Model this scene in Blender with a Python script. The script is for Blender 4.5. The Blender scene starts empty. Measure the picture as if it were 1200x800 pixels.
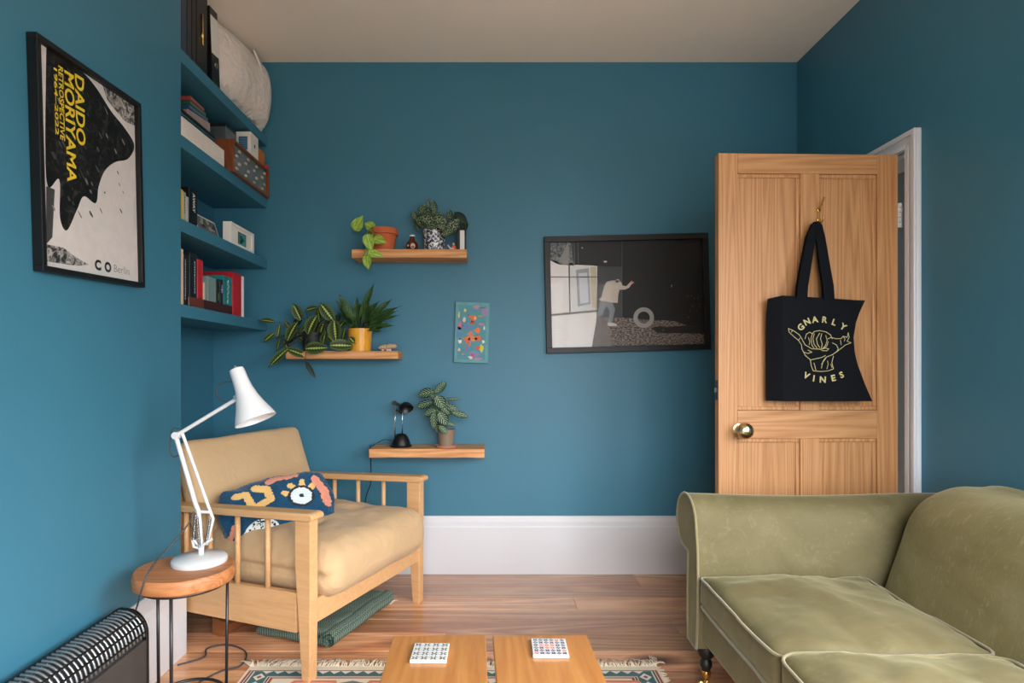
import bpy, bmesh, math, random
from mathutils import Vector, Matrix, noise
R = math.radians
PI = math.pi
COL = bpy.context.scene.collection
F_PX = 686.7
EYE = 1.123
def at(px, py, Y):
    """a point of the room, read off the photograph at distance Y from the camera's wall"""
    return Vector(((px - 573) * Y / F_PX, Y, EYE + (430 - py) * Y / F_PX))
def lin(c):
    return tuple((v / 255 / 12.92 if v / 255 <= .04045 else ((v / 255 + .055) / 1.055) ** 2.4) for v in c)

# ------------------------------------------------------------------ materials
class N:
    def __init__(s, name):
        s.m = bpy.data.materials.new(name); s.m.use_nodes = True
        s.t = s.m.node_tree; s.b = s.t.nodes['Principled BSDF']
    def new(s, typ, **kw):
        n = s.t.nodes.new(typ)
        for k, v in kw.items():
            if k in n.inputs: n.inputs[k].default_value = v
            else: setattr(n, k, v)
        return n
    def link(s, a, b): s.t.links.new(a, b)
    def set(s, **kw):
        for k, v in kw.items(): s.b.inputs[k.replace('_', ' ')].default_value = v
    def coord(s, scale=(1, 1, 1), kind='Object', rot=(0, 0, 0)):
        c = s.new('ShaderNodeTexCoord'); mp = s.new('ShaderNodeMapping')
        mp.inputs['Scale'].default_value = scale; mp.inputs['Rotation'].default_value = rot
        s.link(c.outputs[kind], mp.inputs[0]); return mp.outputs[0]
    def noise(s, co, scale, detail=3, rough=.5, dist=0):
        n = s.new('ShaderNodeTexNoise'); n.inputs['Scale'].default_value = scale
        n.inputs['Detail'].default_value = detail; n.inputs['Roughness'].default_value = rough
        n.inputs['Distortion'].default_value = dist
        if co is not None: s.link(co, n.inputs['Vector'])
        return n.outputs['Fac']
    def ramp(s, fac, stops, interp='LINEAR'):
        n = s.new('ShaderNodeValToRGB'); cr = n.color_ramp; cr.interpolation = interp
        while len(cr.elements) < len(stops): cr.elements.new(.5)
        for e, (p, c) in zip(cr.elements, stops):
            e.position = p; e.color = (*c[:3], 1) if len(c) < 4 else c
        s.link(fac, n.inputs[0]); return n.outputs[0]
    def mix(s, fac, a, b, mode='MIX'):
        n = s.new('ShaderNodeMixRGB'); n.blend_type = mode
        for i, v in ((0, fac), (1, a), (2, b)):
            if isinstance(v, (int, float)): n.inputs[i].default_value = v
            elif isinstance(v, tuple): n.inputs[i].default_value = (*v[:3], 1)
            else: s.link(v, n.inputs[i])
        return n.outputs[0]
    def math(s, op, a, b=0, c=0):
        n = s.new('ShaderNodeMath'); n.operation = op
        for i, v in enumerate((a, b, c)):
            if isinstance(v, (int, float)): n.inputs[i].default_value = v
            else: s.link(v, n.inputs[i])
        return n.outputs[0]
    def bump(s, h, strength=.3, dist=.002):
        n = s.new('ShaderNodeBump'); n.inputs['Strength'].default_value = strength
        n.inputs['Distance'].default_value = dist
        s.link(h, n.inputs['Height']); s.link(n.outputs[0], s.b.inputs['Normal'])
    def color(s, o): s.link(o, s.b.inputs['Base Color'])

def plain(name, c, rough=.5, metal=0, var=.06, scale=20, bump=0, **kw):
    n = N(name); c = lin(c); co = n.coord()
    f = n.noise(co, scale, 3)
    n.color(n.ramp(f, [(.3, tuple(v * (1 - var) for v in c)), (.7, tuple(min(1, v * (1 + var)) for v in c))]))
    n.set(Roughness=rough, Metallic=metal)
    for k, v in kw.items(): n.b.inputs[k.replace('_', ' ')].default_value = v
    if bump: n.bump(n.noise(co, scale * 6, 4), bump)
    return n.m

def wood(name, dark, light, axis='Z', scale=1.0, rough=.45, knots=0.0, contrast=.5, bump=.15, attr=False, band=14, aniso=.09, dist=.6, **kw):
    """long grain along one axis with bands of late wood and sparse knots"""
    n = N(name); dark = lin(dark); light = lin(light)
    st = {'X': (aniso, 1, 1), 'Y': (1, aniso, 1), 'Z': (1, 1, aniso)}[axis]
    co = n.coord(tuple(v * scale for v in st))
    if attr:
        a = n.new('ShaderNodeAttribute', attribute_name='board')
        v = n.new('ShaderNodeVectorMath', operation='MULTIPLY_ADD')
        v.inputs[1].default_value = (17, 23, 31)
        n.link(a.outputs['Color'], v.inputs[0]); n.link(co, v.inputs[2]); co = v.outputs[0]
    big = n.noise(co, 3.2, 2, .5, dist)
    bands = n.math('FRACT', n.math('MULTIPLY', big, band))
    tri = n.math('ABSOLUTE', n.math('SUBTRACT', bands, .5))
    fine = n.noise(co, 60, 4, .7)
    f = n.math('ADD', n.math('MULTIPLY', tri, contrast * 1.2), n.math('MULTIPLY', fine, 1 - contrast * .5))
    col = n.ramp(f, [(.15, dark), (.85, light)])
    if knots:
        kc = n.coord({'X': (.45, 1, 1), 'Y': (1, .45, 1), 'Z': (1, 1, .45)}[axis])
        vo = n.new('ShaderNodeTexVoronoi'); vo.inputs['Scale'].default_value = knots
        n.link(kc, vo.inputs['Vector'])
        k = n.ramp(vo.outputs['Distance'], [(.05, (0, 0, 0)), (.16, (1, 1, 1))])
        col = n.mix(k, tuple(v * .32 for v in dark), col)
    if attr:
        hs = n.new('ShaderNodeHueSaturation')
        sp = n.new('ShaderNodeSeparateColor'); n.link(a.outputs['Color'], sp.inputs[0])
        n.link(n.math('MULTIPLY_ADD', sp.outputs[0], .5, .72), hs.inputs['Value'])
        n.link(n.math('MULTIPLY_ADD', sp.outputs[1], .02, .49), hs.inputs['Hue'])
        n.link(col, hs.inputs['Color']); col = hs.outputs[0]
    n.color(col); n.set(Roughness=rough)
    for k2, v2 in kw.items(): n.b.inputs[k2.replace('_', ' ')].default_value = v2
    n.bump(fine, bump, .001)
    return n.m

def paint(name, c, rough=.42, var=.04):
    n = N(name); c = lin(c); co = n.coord()
    f = n.noise(co, 1.7, 4)
    n.color(n.ramp(f, [(.3, tuple(v * (1 - var) for v in c)), (.7, tuple(v * (1 + var) for v in c))]))
    n.set(Roughness=rough)
    n.bump(n.noise(co, 90, 3), .12, .001)
    return n.m

def fabric(name, c, weave=500, rough=.9, var=.08, sheen=.2, bump=.3):
    n = N(name); c = lin(c); co = n.coord()
    f = n.noise(co, 6, 5)
    n.color(n.ramp(f, [(.3, tuple(v * (1 - var) for v in c)), (.7, tuple(min(1, v * (1 + var)) for v in c))]))
    n.set(Roughness=rough, Sheen_Weight=sheen); n.b.inputs['Specular IOR Level'].default_value = .2
    n.bump(n.noise(co, weave, 2), bump, .001)
    return n.m

def velvet(name, scuff=.2, gain=1.0):
    n = N(name); co = n.coord()
    f = n.noise(co, 3.2, 6, .6, .8); g = n.noise(n.coord((1, 3, 1)), 26, 4, .7, 1.5)
    c = n.ramp(f, [(.3, tuple(gain * v for v in lin((88, 80, 44)))), (.55, tuple(gain * v for v in lin((106, 97, 62)))), (.75, tuple(gain * v for v in lin((122, 115, 84))))])
    sc = n.ramp(g, [(.55, (0, 0, 0)), (.72, (1, 1, 1))])
    c = n.mix(n.math('MULTIPLY', sc, scuff), c, lin((152, 148, 116)))
    n.color(c); n.set(Roughness=.75, Sheen_Weight=.35, Sheen_Roughness=.35)
    n.b.inputs['Sheen Tint'].default_value = (*lin((225, 222, 180)), 1)
    n.bump(n.noise(co, 14, 5, .6), .25, .006)
    return n.m

def herring(name):
    n = N(name); co = n.coord((1, 1, 1))
    sp = n.new('ShaderNodeSeparateXYZ'); n.link(co, sp.inputs[0])
    zz = n.math('ABSOLUTE', n.math('SUBTRACT', n.math('FRACT', n.math('MULTIPLY', sp.outputs[0], 38)), .5))
    s = n.math('FRACT', n.math('ADD', n.math('MULTIPLY', sp.outputs[1], 110), n.math('MULTIPLY', zz, 3)))
    n.color(n.ramp(s, [(.45, lin((30, 54, 48))), (.6, lin((120, 138, 122)))]))
    n.set(Roughness=.95); n.bump(s, .4, .003); return n.m

def leafmat(name, kind):
    n = N(name); uv = n.new('ShaderNodeTexCoord').outputs['UV']
    sp = n.new('ShaderNodeSeparateXYZ'); n.link(uv, sp.inputs[0])
    s = sp.outputs[0]; v = n.math('MULTIPLY', n.math('ABSOLUTE', n.math('SUBTRACT', sp.outputs[1], .5)), 2)
    slant = n.math('SUBTRACT', n.math('MULTIPLY', s, 6 if kind == 'stripe' else 9), n.math('MULTIPLY', v, 2.2))
    tri = n.math('MULTIPLY', n.math('ABSOLUTE', n.math('SUBTRACT', n.math('FRACT', slant), .5)), 2)
    if kind == 'maranta':
        zig = n.math('ADD', v, n.math('MULTIPLY', tri, .16))
        c = n.ramp(zig, [(.0, lin((176, 200, 96))), (.17, lin((150, 182, 78))), (.24, lin((26, 38, 20))), (.62, lin((30, 46, 22))), (.85, lin((62, 92, 40)))])
        veins = n.ramp(tri, [(.86, (0, 0, 0)), (.95, (1, 1, 1))])
        c = n.mix(n.math('MULTIPLY', veins, .55), c, lin((170, 150, 110)))
    elif kind == 'stripe':
        st = n.ramp(tri, [(.24, (0, 0, 0)), (.36, (1, 1, 1))])
        c = n.mix(st, lin((150, 176, 150)), lin((14, 40, 24)))
        edge = n.ramp(v, [(.74, (0, 0, 0)), (.84, (1, 1, 1))])
        c = n.mix(edge, c, lin((24, 54, 30)))
        mid = n.ramp(v, [(.05, (1, 1, 1)), (.1, (0, 0, 0))])
        c = n.mix(mid, c, lin((120, 150, 92)))
    elif kind == 'lance':
        st = n.ramp(tri, [(.2, (1, 1, 1)), (.4, (0, 0, 0))])
        c = n.mix(n.math('MULTIPLY', st, .5), lin((28, 58, 30)), lin((110, 146, 70)))
    elif kind == 'mottled':
        co = n.coord(kind='UV'); m = n.ramp(n.noise(co, 10, 3, .6), [(.5, (0, 0, 0)), (.56, (1, 1, 1))])
        c = n.mix(m, lin((14, 34, 20)), lin((140, 160, 122)))
        edge = n.ramp(v, [(.78, (0, 0, 0)), (.9, (1, 1, 1))])
        c = n.mix(edge, c, lin((22, 44, 26)))
    elif kind == 'dark':
        c = n.mix(v, lin((34, 52, 36)), lin((16, 30, 22)))
    else:
        mid = n.ramp(v, [(.03, (1, 1, 1)), (.12, (0, 0, 0))])
        base = n.ramp(n.noise(n.coord(kind='UV'), 3, 2), [(.35, lin((112, 152, 50))), (.65, lin((170, 196, 84)))])
        c = n.mix(mid, base, lin((184, 206, 110)))
    n.color(c); n.set(Roughness=.5); n.b.inputs['Specular IOR Level'].default_value = .25; n.b.inputs['Subsurface Weight'].default_value = 0
    return n.m

MT = {}
def M(k): return MT[k]
WALL = (56, 116, 139)
MT['wall'] = paint('blue_wall_paint', WALL, .5)
MT['shelfblue'] = paint('blue_shelf_paint', WALL, .5)
MT['ceiling'] = paint('ceiling_paint', (248, 238, 224), .8, .02)
MT['white'] = paint('white_gloss_paint', (214, 216, 220), .35, .02)
MT['hall'] = paint('hall_paint', (150, 150, 148), .7)
MT['floor'] = wood('pine_floor', (164, 100, 54), (242, 190, 138), 'X', 1.0, .32, 2.6, .6, .2, True, 14, Coat_Weight=.7, Coat_Roughness=.25)
MT['gap'] = plain('floor_gap', (50, 30, 20), .9)
MT['door'] = wood('stripped_pine', (154, 100, 52), (204, 154, 106), 'Z', 1.9, .5, 2.6, .55, .15, False, 26, aniso=.028, dist=.15)
MT['doorx'] = wood('stripped_pine_rail', (154, 100, 52), (204, 154, 106), 'X', 1.9, .5, 2.6, .55, .15, False, 26, aniso=.028, dist=.15)
MT['oak'] = wood('rough_shelf_pine', (176, 112, 62), (228, 170, 112), 'X', 1.6, .6, 6.5, .7, .5, False, 12)
MT['beech'] = wood('blond_beech', (196, 146, 96), (220, 176, 126), 'X', 2.0, .45, 0, .3, .05, False, 10)
MT['table'] = wood('golden_oak_top', (156, 96, 44), (184, 128, 68), 'Y', 1.4, .35, 0, .5, .08, False, 12, Coat_Weight=.2)
MT['slab'] = wood('stool_log', (146, 84, 44), (200, 134, 82), 'X', 2.2, .5, 0, .5, .2, False, 14)
MT['rearfoot'] = wood('brown_wood', (120, 72, 40), (156, 100, 60), 'X', 2, .6)
MT['futon'] = fabric('tan_canvas', (196, 164, 124), 420, .9, .04, .1)
MT['velvet'] = velvet('olive_velvet', .16, .84)
MT['velvetback'] = velvet('worn_lightened_velvet', .55, 1.3)  # heavier scuffs; base also lightened to stand in for light on the back
MT['piping'] = fabric('velvet_piping', (122, 114, 78), 400, .7, .05, .4)
MT['black'] = plain('black_plastic', (9, 9, 10), .4)
MT['blackwood'] = plain('black_frame', (8, 8, 8), .5)
MT['metal'] = plain('dark_steel', (62, 62, 64), .4, .8)
MT['heater'] = plain('heater_shell', (72, 68, 66), .5, .2)
MT['rib'] = plain('heater_rib', (150, 156, 158), .35, .8)
MT['whitelamp'] = plain('white_enamel', (214, 214, 214), .22, 0, .01)
MT['chrome'] = plain('spring_steel', (190, 190, 190), .25, 1)
MT['brass'] = plain('brass', (206, 168, 96), .25, 1)
MT['knob'] = plain('aged_brass', (196, 174, 136), .22, 1)
MT['cord'] = plain('grey_cord', (60, 62, 66), .6)
MT['terra'] = plain('terracotta', (190, 96, 54), .8, 0, .12, 12)
MT['soil'] = plain('soil', (44, 32, 24), 1, 0, .4, 90, .6)
MT['yellowpot'] = plain('mustard_glaze', (222, 158, 48), .2, 0, .08)
MT['taupe'] = plain('taupe_clay', (136, 116, 94), .7)
MT['pink'] = plain('pink_saucer', (206, 156, 140), .6)
MT['darkpot'] = plain('dark_pot', (34, 34, 34), .6)
MT['stem'] = plain('green_stem', (96, 122, 56), .5)
MT['stemdark'] = plain('dark_stem', (52, 52, 34), .5)
MT['pillow'] = fabric('white_cotton', (226, 216, 208), 300, .9, .02, .1)
def crumple(mt):
    t = mt.node_tree; q = N.__new__(N); q.m = mt; q.t = t; q.b = t.nodes['Principled BSDF']
    q.bump(q.noise(q.coord(), 16, 4, .55, 1.6), .9, .02)
crumple(MT['pillow'])
def soften(mt):
    t = mt.node_tree; q = N.__new__(N); q.m = mt; q.t = t; q.b = t.nodes['Principled BSDF']
    q.bump(q.noise(q.coord(), 7, 5, .6, 1.2), .5, .02)
soften(MT['futon'])
MT['bag'] = fabric('black_canvas', (9, 12, 18), 600, .9, .15, .0)
MT['gold'] = plain('gold_print', (186, 174, 124), .7)
MT['paper'] = plain('white_paper', (232, 228, 220), .6, 0, .02)
MT['amber'] = plain('brown_bottle', (96, 40, 24), .15)
MT['green'] = herring('green_herringbone')
MT['cream'] = fabric('cream_wool', (222, 208, 182), 300, 1, .06, .1)
for k in ('maranta', 'stripe', 'lance', 'mottled', 'dark', 'pothos'):
    MT[k] = leafmat('leaf_' + k, k)
_flat = {}
def FL(c, rough=.6):
    k = (c, rough)
    if k not in _flat: _flat[k] = plain('tone_%d_%d_%d' % c, c, rough, 0, .04, 40)
    return _flat[k]
def glass_mat():
    n = N('picture_glass'); t = n.t
    tr = t.nodes.new('ShaderNodeBsdfTransparent'); gl = t.nodes.new('ShaderNodeBsdfGlossy'); gl.inputs['Roughness'].default_value = .03
    fr = t.nodes.new('ShaderNodeFresnel'); fr.inputs[0].default_value = 1.16
    mx = t.nodes.new('ShaderNodeMixShader')
    ge = t.nodes.new('ShaderNodeNewGeometry'); fac = n.math('MULTIPLY', fr.outputs[0], n.math('SUBTRACT', 1, ge.outputs['Backfacing']))
    n.link(fac, mx.inputs[0]); n.link(tr.outputs[0], mx.inputs[1]); n.link(gl.outputs[0], mx.inputs[2])
    n.link(mx.outputs[0], t.nodes['Material Output'].inputs[0]); return n.m
MT['glass'] = glass_mat()

# ------------------------------------------------------------------ mesh helpers
def finish(name, bm, mats, parent=None, smooth=False, bevel=0, seg=2, auto=None, loc=None):
    me = bpy.data.meshes.new(name)
    bm.normal_update(); bm.to_mesh(me); bm.free()
    for m in (mats if isinstance(mats, (list, tuple)) else [mats]): me.materials.append(m)
    o = bpy.data.objects.new(name, me); COL.objects.link(o)
    if parent is not None: o.parent = parent
    if smooth:
        for p in me.polygons: p.use_smooth = True
        if auto is not None:
            me.set_sharp_from_angle(angle=R(auto))
    if bevel:
        b = o.modifiers.new('bevel', 'BEVEL'); b.width = bevel; b.segments = seg; b.limit_method = 'ANGLE'; b.angle_limit = R(40)
        b.harden_normals = False
    if loc is not None: o.location = loc
    return o
def recenter(o, base=None):
    """put a one-mesh thing's origin at its base"""
    me = o.data
    xs = [v.co for v in me.vertices]
    c = Vector(base) if base is not None else Vector(((min(v.x for v in xs) + max(v.x for v in xs)) / 2, (min(v.y for v in xs) + max(v.y for v in xs)) / 2, min(v.z for v in xs)))
    me.transform(Matrix.Translation(-c)); o.location = c
    return o
def tag(o, label, cat, group=None, kind=None):
    o['label'] = label; o['category'] = cat
    if group: o['group'] = group
    if kind: o['kind'] = kind
    return o
def thing(name, label, cat, loc=(0, 0, 0), rz=0, group=None):
    o = bpy.data.objects.new(name, None); COL.objects.link(o); o.empty_display_size = .05
    o.location = loc; o.rotation_euler = (0, 0, rz); return tag(o, label, cat, group)
def struct(o): o['kind'] = 'structure'; return o
def box(bm, x0, x1, y0, y1, z0, z1, mi=0, mat=None):
    vs = [Vector((x, y, z)) for x in (x0, x1) for y in (y0, y1) for z in (z0, z1)]
    if mat is not None: vs = [mat @ v for v in vs]
    v = [bm.verts.new(p) for p in vs]
    for f in ((0, 1, 3, 2), (4, 6, 7, 5), (0, 4, 5, 1), (2, 3, 7, 6), (0, 2, 6, 4), (1, 5, 7, 3)):
        fc = bm.faces.new([v[i] for i in f]); fc.material_index = mi
    return v
def B(*a, **k):
    bm = bmesh.new(); box(bm, *a, **k); return bm
def tube(bm, pts, r, n=8, mi=0, cap=True):
    pts = [Vector(p) for p in pts]
    rs = r if isinstance(r, (list, tuple)) else [r] * len(pts)
    rings = []; up = None
    for i, p in enumerate(pts):
        d = (pts[min(i + 1, len(pts) - 1)] - pts[max(i - 1, 0)])
        if d.length < 1e-9: d = Vector((0, 0, 1))
        d.normalize()
        if up is None: up = d.orthogonal().normalized()
        up = (up - d * up.dot(d))
        up = up.normalized() if up.length > 1e-6 else d.orthogonal().normalized()
        s = d.cross(up)
        rings.append([bm.verts.new(p + (up * math.cos(2 * PI * k / n) + s * math.sin(2 * PI * k / n)) * rs[i]) for k in range(n)])
    for a, b in zip(rings, rings[1:]):
        for k in range(n):
            f = bm.faces.new((a[k], a[(k + 1) % n], b[(k + 1) % n], b[k])); f.material_index = mi; f.smooth = True
    if cap:
        f = bm.faces.new(rings[0][::-1]); f.material_index = mi
        f = bm.faces.new(rings[-1]); f.material_index = mi
def loop_tube(bm, pts, r, n=6, mi=0):
    pts = [Vector(p) for p in pts]; m = len(pts); rings = []; up = None
    for i, p in enumerate(pts):
        d = (pts[(i + 1) % m] - pts[i - 1]).normalized()
        if up is None: up = d.orthogonal().normalized()
        up = (up - d * up.dot(d)).normalized(); s = d.cross(up)
        rings.append([bm.verts.new(p + (up * math.cos(2 * PI * k / n) + s * math.sin(2 * PI * k / n)) * r) for k in range(n)])
    for i in range(m):
        a, b = rings[i], rings[(i + 1) % m]
        off = min(range(n), key=lambda q: sum((a[k].co - b[(k + q) % n].co).length for k in range(n))) if i == m - 1 else 0
        for k in range(n):
            f = bm.faces.new((a[k], a[(k + 1) % n], b[(k + 1 + off) % n], b[(k + off) % n])); f.material_index = mi; f.smooth = True
def lathe(bm, prof, c=(0, 0, 0), n=32, mi=0, mat=None, wob=0, seed=0):
    c = Vector(c); rings = []
    for r, z in prof:
        ring = []
        for k in range(n):
            a = 2 * PI * k / n
            rr = r * (1 + wob * noise.noise(Vector((math.cos(a) * 1.5 + seed, math.sin(a) * 1.5, 0))))
            p = Vector((rr * math.cos(a), rr * math.sin(a), z))
            p = (mat @ p) if mat is not None else p
            ring.append(bm.verts.new(c + p))
        rings.append(ring)
    for a, b in zip(rings, rings[1:]):
        for k in range(n):
            f = bm.faces.new((a[k], a[(k + 1) % n], b[(k + 1) % n], b[k])); f.material_index = mi
    if prof[0][0] > 1e-5: bm.faces.new(rings[0][::-1]).material_index = mi
    if prof[-1][0] > 1e-5: bm.faces.new(rings[-1]).material_index = mi
    bmesh.ops.remove_doubles(bm, verts=[v for ring in (rings[0], rings[-1]) for v in ring], dist=1e-6)
def prism(bm, pts, a0, a1, axis='X', mi=0):
    """extrude a 2-D outline along an axis; outline coordinates are the other two axes in order"""
    def mk(p, a):
        return {'X': (a, p[0], p[1]), 'Y': (p[0], a, p[1]), 'Z': (p[0], p[1], a)}[axis]
    A = [bm.verts.new(mk(p, a0)) for p in pts]; Bv = [bm.verts.new(mk(p, a1)) for p in pts]
    n = len(pts)
    f = [bm.faces.new(A), bm.faces.new(Bv[::-1])]
    for i in range(n): f.append(bm.faces.new((A[i], Bv[i], Bv[(i + 1) % n], A[(i + 1) % n])))
    for q in f: q.material_index = mi
    bmesh.ops.recalc_face_normals(bm, faces=f)
def softbox(hx, hy, hz, r, bulge=0, n=(24, 24, 8), wr=0, seed=0, fn=None, wscale=6):
    """a stuffed box: rounded edges, swollen top, soft creases"""
    bm = bmesh.new(); vid = {}
    def vert(i, j, k):
        key = (i, j, k)
        if key not in vid:
            def w(t): return math.sin(t * PI / 2) * .5 + t * .5 if False else t
            p = Vector((w(2 * i / n[0] - 1) * hx, w(2 * j / n[1] - 1) * hy, w(2 * k / n[2] - 1) * hz))
            rr = min(r, hx, hy, hz)
            q = Vector((max(-hx + rr, min(hx - rr, p.x)), max(-hy + rr, min(hy - rr, p.y)), max(-hz + rr, min(hz - rr, p.z))))
            d = p - q
            if d.length > 1e-9:
                m = max(abs(d.x), abs(d.y), abs(d.z)); p = q + d.normalized() * m
            u, v = p.x / hx, p.y / hy
            p.z += bulge * (1 - u ** 4) * (1 - v ** 4) * (p.z / hz)
            if wr:
                nn = noise.fractal(Vector((p.x * wscale + seed, p.y * wscale, p.z * wscale)), 1, 2, 4)
                p += Vector((0, 0, nn * wr)) + (p.normalized() * nn * wr * .3)
            if fn: p = fn(p)
            vid[key] = bm.verts.new(p)
        return vid[key]
    for i in range(n[0]):
        for j in range(n[1]):
            bm.faces.new((vert(i, j, 0), vert(i, j + 1, 0), vert(i + 1, j + 1, 0), vert(i + 1, j, 0)))
            bm.faces.new((vert(i, j, n[2]), vert(i + 1, j, n[2]), vert(i + 1, j + 1, n[2]), vert(i, j + 1, n[2])))
    for i in range(n[0]):
        for k in range(n[2]):
            bm.faces.new((vert(i, 0, k), vert(i + 1, 0, k), vert(i + 1, 0, k + 1), vert(i, 0, k + 1)))
            bm.faces.new((vert(i, n[1], k), vert(i, n[1], k + 1), vert(i + 1, n[1], k + 1), vert(i + 1, n[1], k)))
    for j in range(n[1]):
        for k in range(n[2]):
            bm.faces.new((vert(0, j, k), vert(0, j, k + 1), vert(0, j + 1, k + 1), vert(0, j + 1, k)))
            bm.faces.new((vert(n[0], j, k), vert(n[0], j + 1, k), vert(n[0], j + 1, k + 1), vert(n[0], j, k + 1)))
    return bm
def rrect(hx, hy, r, n=6):
    out = []
    for cx, cy, a0 in ((hx - r, hy - r, 0), (-hx + r, hy - r, 90), (-hx + r, -hy + r, 180), (hx - r, -hy + r, 270)):
        for k in range(n + 1):
            a = R(a0 + 90 * k / n); out.append((cx + r * math.cos(a), cy + r * math.sin(a)))
    # straight sides get extra points
    res = []
    for i, p in enumerate(out):
        q = out[(i + 1) % len(out)]; res.append(p)
        L = math.hypot(q[0] - p[0], q[1] - p[1])
        if L > .06:
            m = int(L / .04)
            for t in range(1, m): res.append((p[0] + (q[0] - p[0]) * t / m, p[1] + (q[1] - p[1]) * t / m))
    return res
def leaf(bm, o, d, nrm, L, W, droop=.3, mi=0, fold=.12, wave=0, shape='oval', ns=9):
    uvl = bm.loops.layers.uv.verify()
    o = Vector(o); d = Vector(d).normalized(); nrm = Vector(nrm); side = d.cross(nrm).normalized(); nrm = side.cross(d).normalized()
    rows = []; p = o.copy(); dd = d.copy(); nn = nrm.copy()
    for i in range(ns + 1):
        s = i / ns
        if shape == 'oval': w = W / 2 * (math.sin(PI * s ** .9) ** .75 if 0 < s < 1 else 0)
        elif shape == 'heart': w = W / 2 * (math.sin(PI * min(1, s ** .62)) ** .9 if 0 < s < 1 else 0)
        else: w = W / 2 * (math.sin(PI * s ** .8) ** 1.0 if 0 < s < 1 else 0)
        row = []
        for j in range(-2, 3):
            v = j / 2
            q = p + side * (w * v) + nn * (abs(v) * w * fold * 2 + wave * W * math.sin(s * 14 + v) * abs(v))
            row.append((bm.verts.new(q), s, v * .5 + .5))
        rows.append(row)
        rot = Matrix.Rotation(-droop / ns, 3, side)
        dd = rot @ dd; nn = rot @ nn
        p = p + dd * (L / ns)
    for a, b in zip(rows, rows[1:]):
        for j in range(4):
            q = (a[j], a[j + 1], b[j + 1], b[j])
            f = bm.faces.new([x[0] for x in q]); f.material_index = mi; f.smooth = True
            for l, x in zip(f.loops, q): l[uvl].uv = (x[1], x[2])
_tc = {}
def text_polys(s, size, bold=0):
    """outline faces of a word, as lists of 2-D points"""
    key = (s, size, bold)
    if key in _tc: return _tc[key]
    cu = bpy.data.curves.new('t', 'FONT'); cu.body = s; cu.size = size; cu.align_x = 'CENTER'; cu.align_y = 'CENTER'; cu.offset = bold; cu.resolution_u = 3
    ob = bpy.data.objects.new('t', cu); COL.objects.link(ob)
    dg = bpy.context.evaluated_depsgraph_get(); dg.update()
    me = ob.evaluated_get(dg).to_mesh()
    r = [[(me.vertices[i].co.x, me.vertices[i].co.y) for i in p.vertices] for p in me.polygons]
    ob.evaluated_get(dg).to_mesh_clear(); bpy.data.objects.remove(ob); bpy.data.curves.remove(cu)
    _tc[key] = r; return r
class Art:
    """flat print made of coloured shapes; x right, y up; each layer a hair prouder than the last"""
    def __init__(s, place=None, step=.00025):
        s.bm = bmesh.new(); s.mats = []; s.k = 0; s.step = step
        s.place = place or (lambda x, y, h: Vector((x, -h, y)))
    def mi(s, m):
        if isinstance(m, tuple): m = FL(m)
        if m not in s.mats: s.mats.append(m)
        return s.mats.index(m)
    def layer(s): s.k += 1
    def poly(s, pts, m):
        vs = [s.bm.verts.new(s.place(x, y, s.k * s.step)) for x, y in pts]
        try: f = s.bm.faces.new(vs)
        except ValueError: return
        f.material_index = s.mi(m)
    def rect(s, x0, x1, y0, y1, m): s.poly([(x0, y0), (x1, y0), (x1, y1), (x0, y1)], m)
    def blob(s, x, y, rx, ry, m, n=12, wob=.25, seed=0, rot=0):
        pts = []
        for k in range(n):
            a = 2 * PI * k / n; q = 1 + wob * noise.noise(Vector((math.cos(a) * 2 + seed * 3.1, math.sin(a) * 2, seed)))
            dx, dy = rx * q * math.cos(a), ry * q * math.sin(a)
            pts.append((x + dx * math.cos(rot) - dy * math.sin(rot), y + dx * math.sin(rot) + dy * math.cos(rot)))
        s.poly(pts, m)
    def ring(s, x, y, r0, r1, m, n=24):
        for k in range(n):
            a, b = 2 * PI * k / n, 2 * PI * (k + 1) / n
            s.poly([(x + r * math.cos(t), y + r * math.sin(t)) for r, t in ((r0, a), (r1, a), (r1, b), (r0, b))], m)
    def stroke(s, pts, w, m):
        for a, b in zip(pts, pts[1:]):
            dx, dy = b[0] - a[0], b[1] - a[1]; L = math.hypot(dx, dy) or 1
            nx, ny = -dy / L * w / 2, dx / L * w / 2; ex, ey = dx / L * w / 3, dy / L * w / 3
            s.poly([(a[0] - ex - nx, a[1] - ey - ny), (b[0] + ex - nx, b[1] + ey - ny), (b[0] + ex + nx, b[1] + ey + ny), (a[0] - ex + nx, a[1] - ey + ny)], m)
    def text(s, t, x, y, size, m, rot=0, bold=0, sx=1):
        for p in text_polys(t, size, bold):
            s.poly([(x + (px * sx) * math.cos(rot) - py * math.sin(rot), y + (px * sx) * math.sin(rot) + py * math.cos(rot)) for px, py in p], m)
    def build(s, name, parent): return finish(name, s.bm, s.mats, parent)
def smooth_path(pts, n=6):
    pts = [Vector(p) for p in pts]; out = []
    for i in range(len(pts) - 1):
        p0, p1, p2, p3 = pts[max(i - 1, 0)], pts[i], pts[i + 1], pts[min(i + 2, len(pts) - 1)]
        for k in range(n):
            t = k / n
            out.append(.5 * ((2 * p1) + (p2 - p0) * t + (2 * p0 - 5 * p1 + 4 * p2 - p3) * t * t + (3 * p1 - p0 - 3 * p2 + p3) * t ** 3))
    out.append(pts[-1]); return out
SKY = 20.8; EXPO = 0.0
# ------------------------------------------------------------------ the room
LX, AX, RX, BY, FY, CZ, BRY = -1.212, -1.505, 1.682, 3.2, -.75, 2.787, 2.305
def slab(name, *a, mat='wall', bevel=0): return struct(finish(name, B(*a), M(mat), bevel=bevel))
slab('wall_left', -1.7, LX, FY, BRY, 0, CZ)
slab('wall_alcove', -1.7, AX, BRY, BY, 0, CZ)
slab('wall_back', -1.7, 1.8, BY, BY + .1, 0, CZ)
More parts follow.
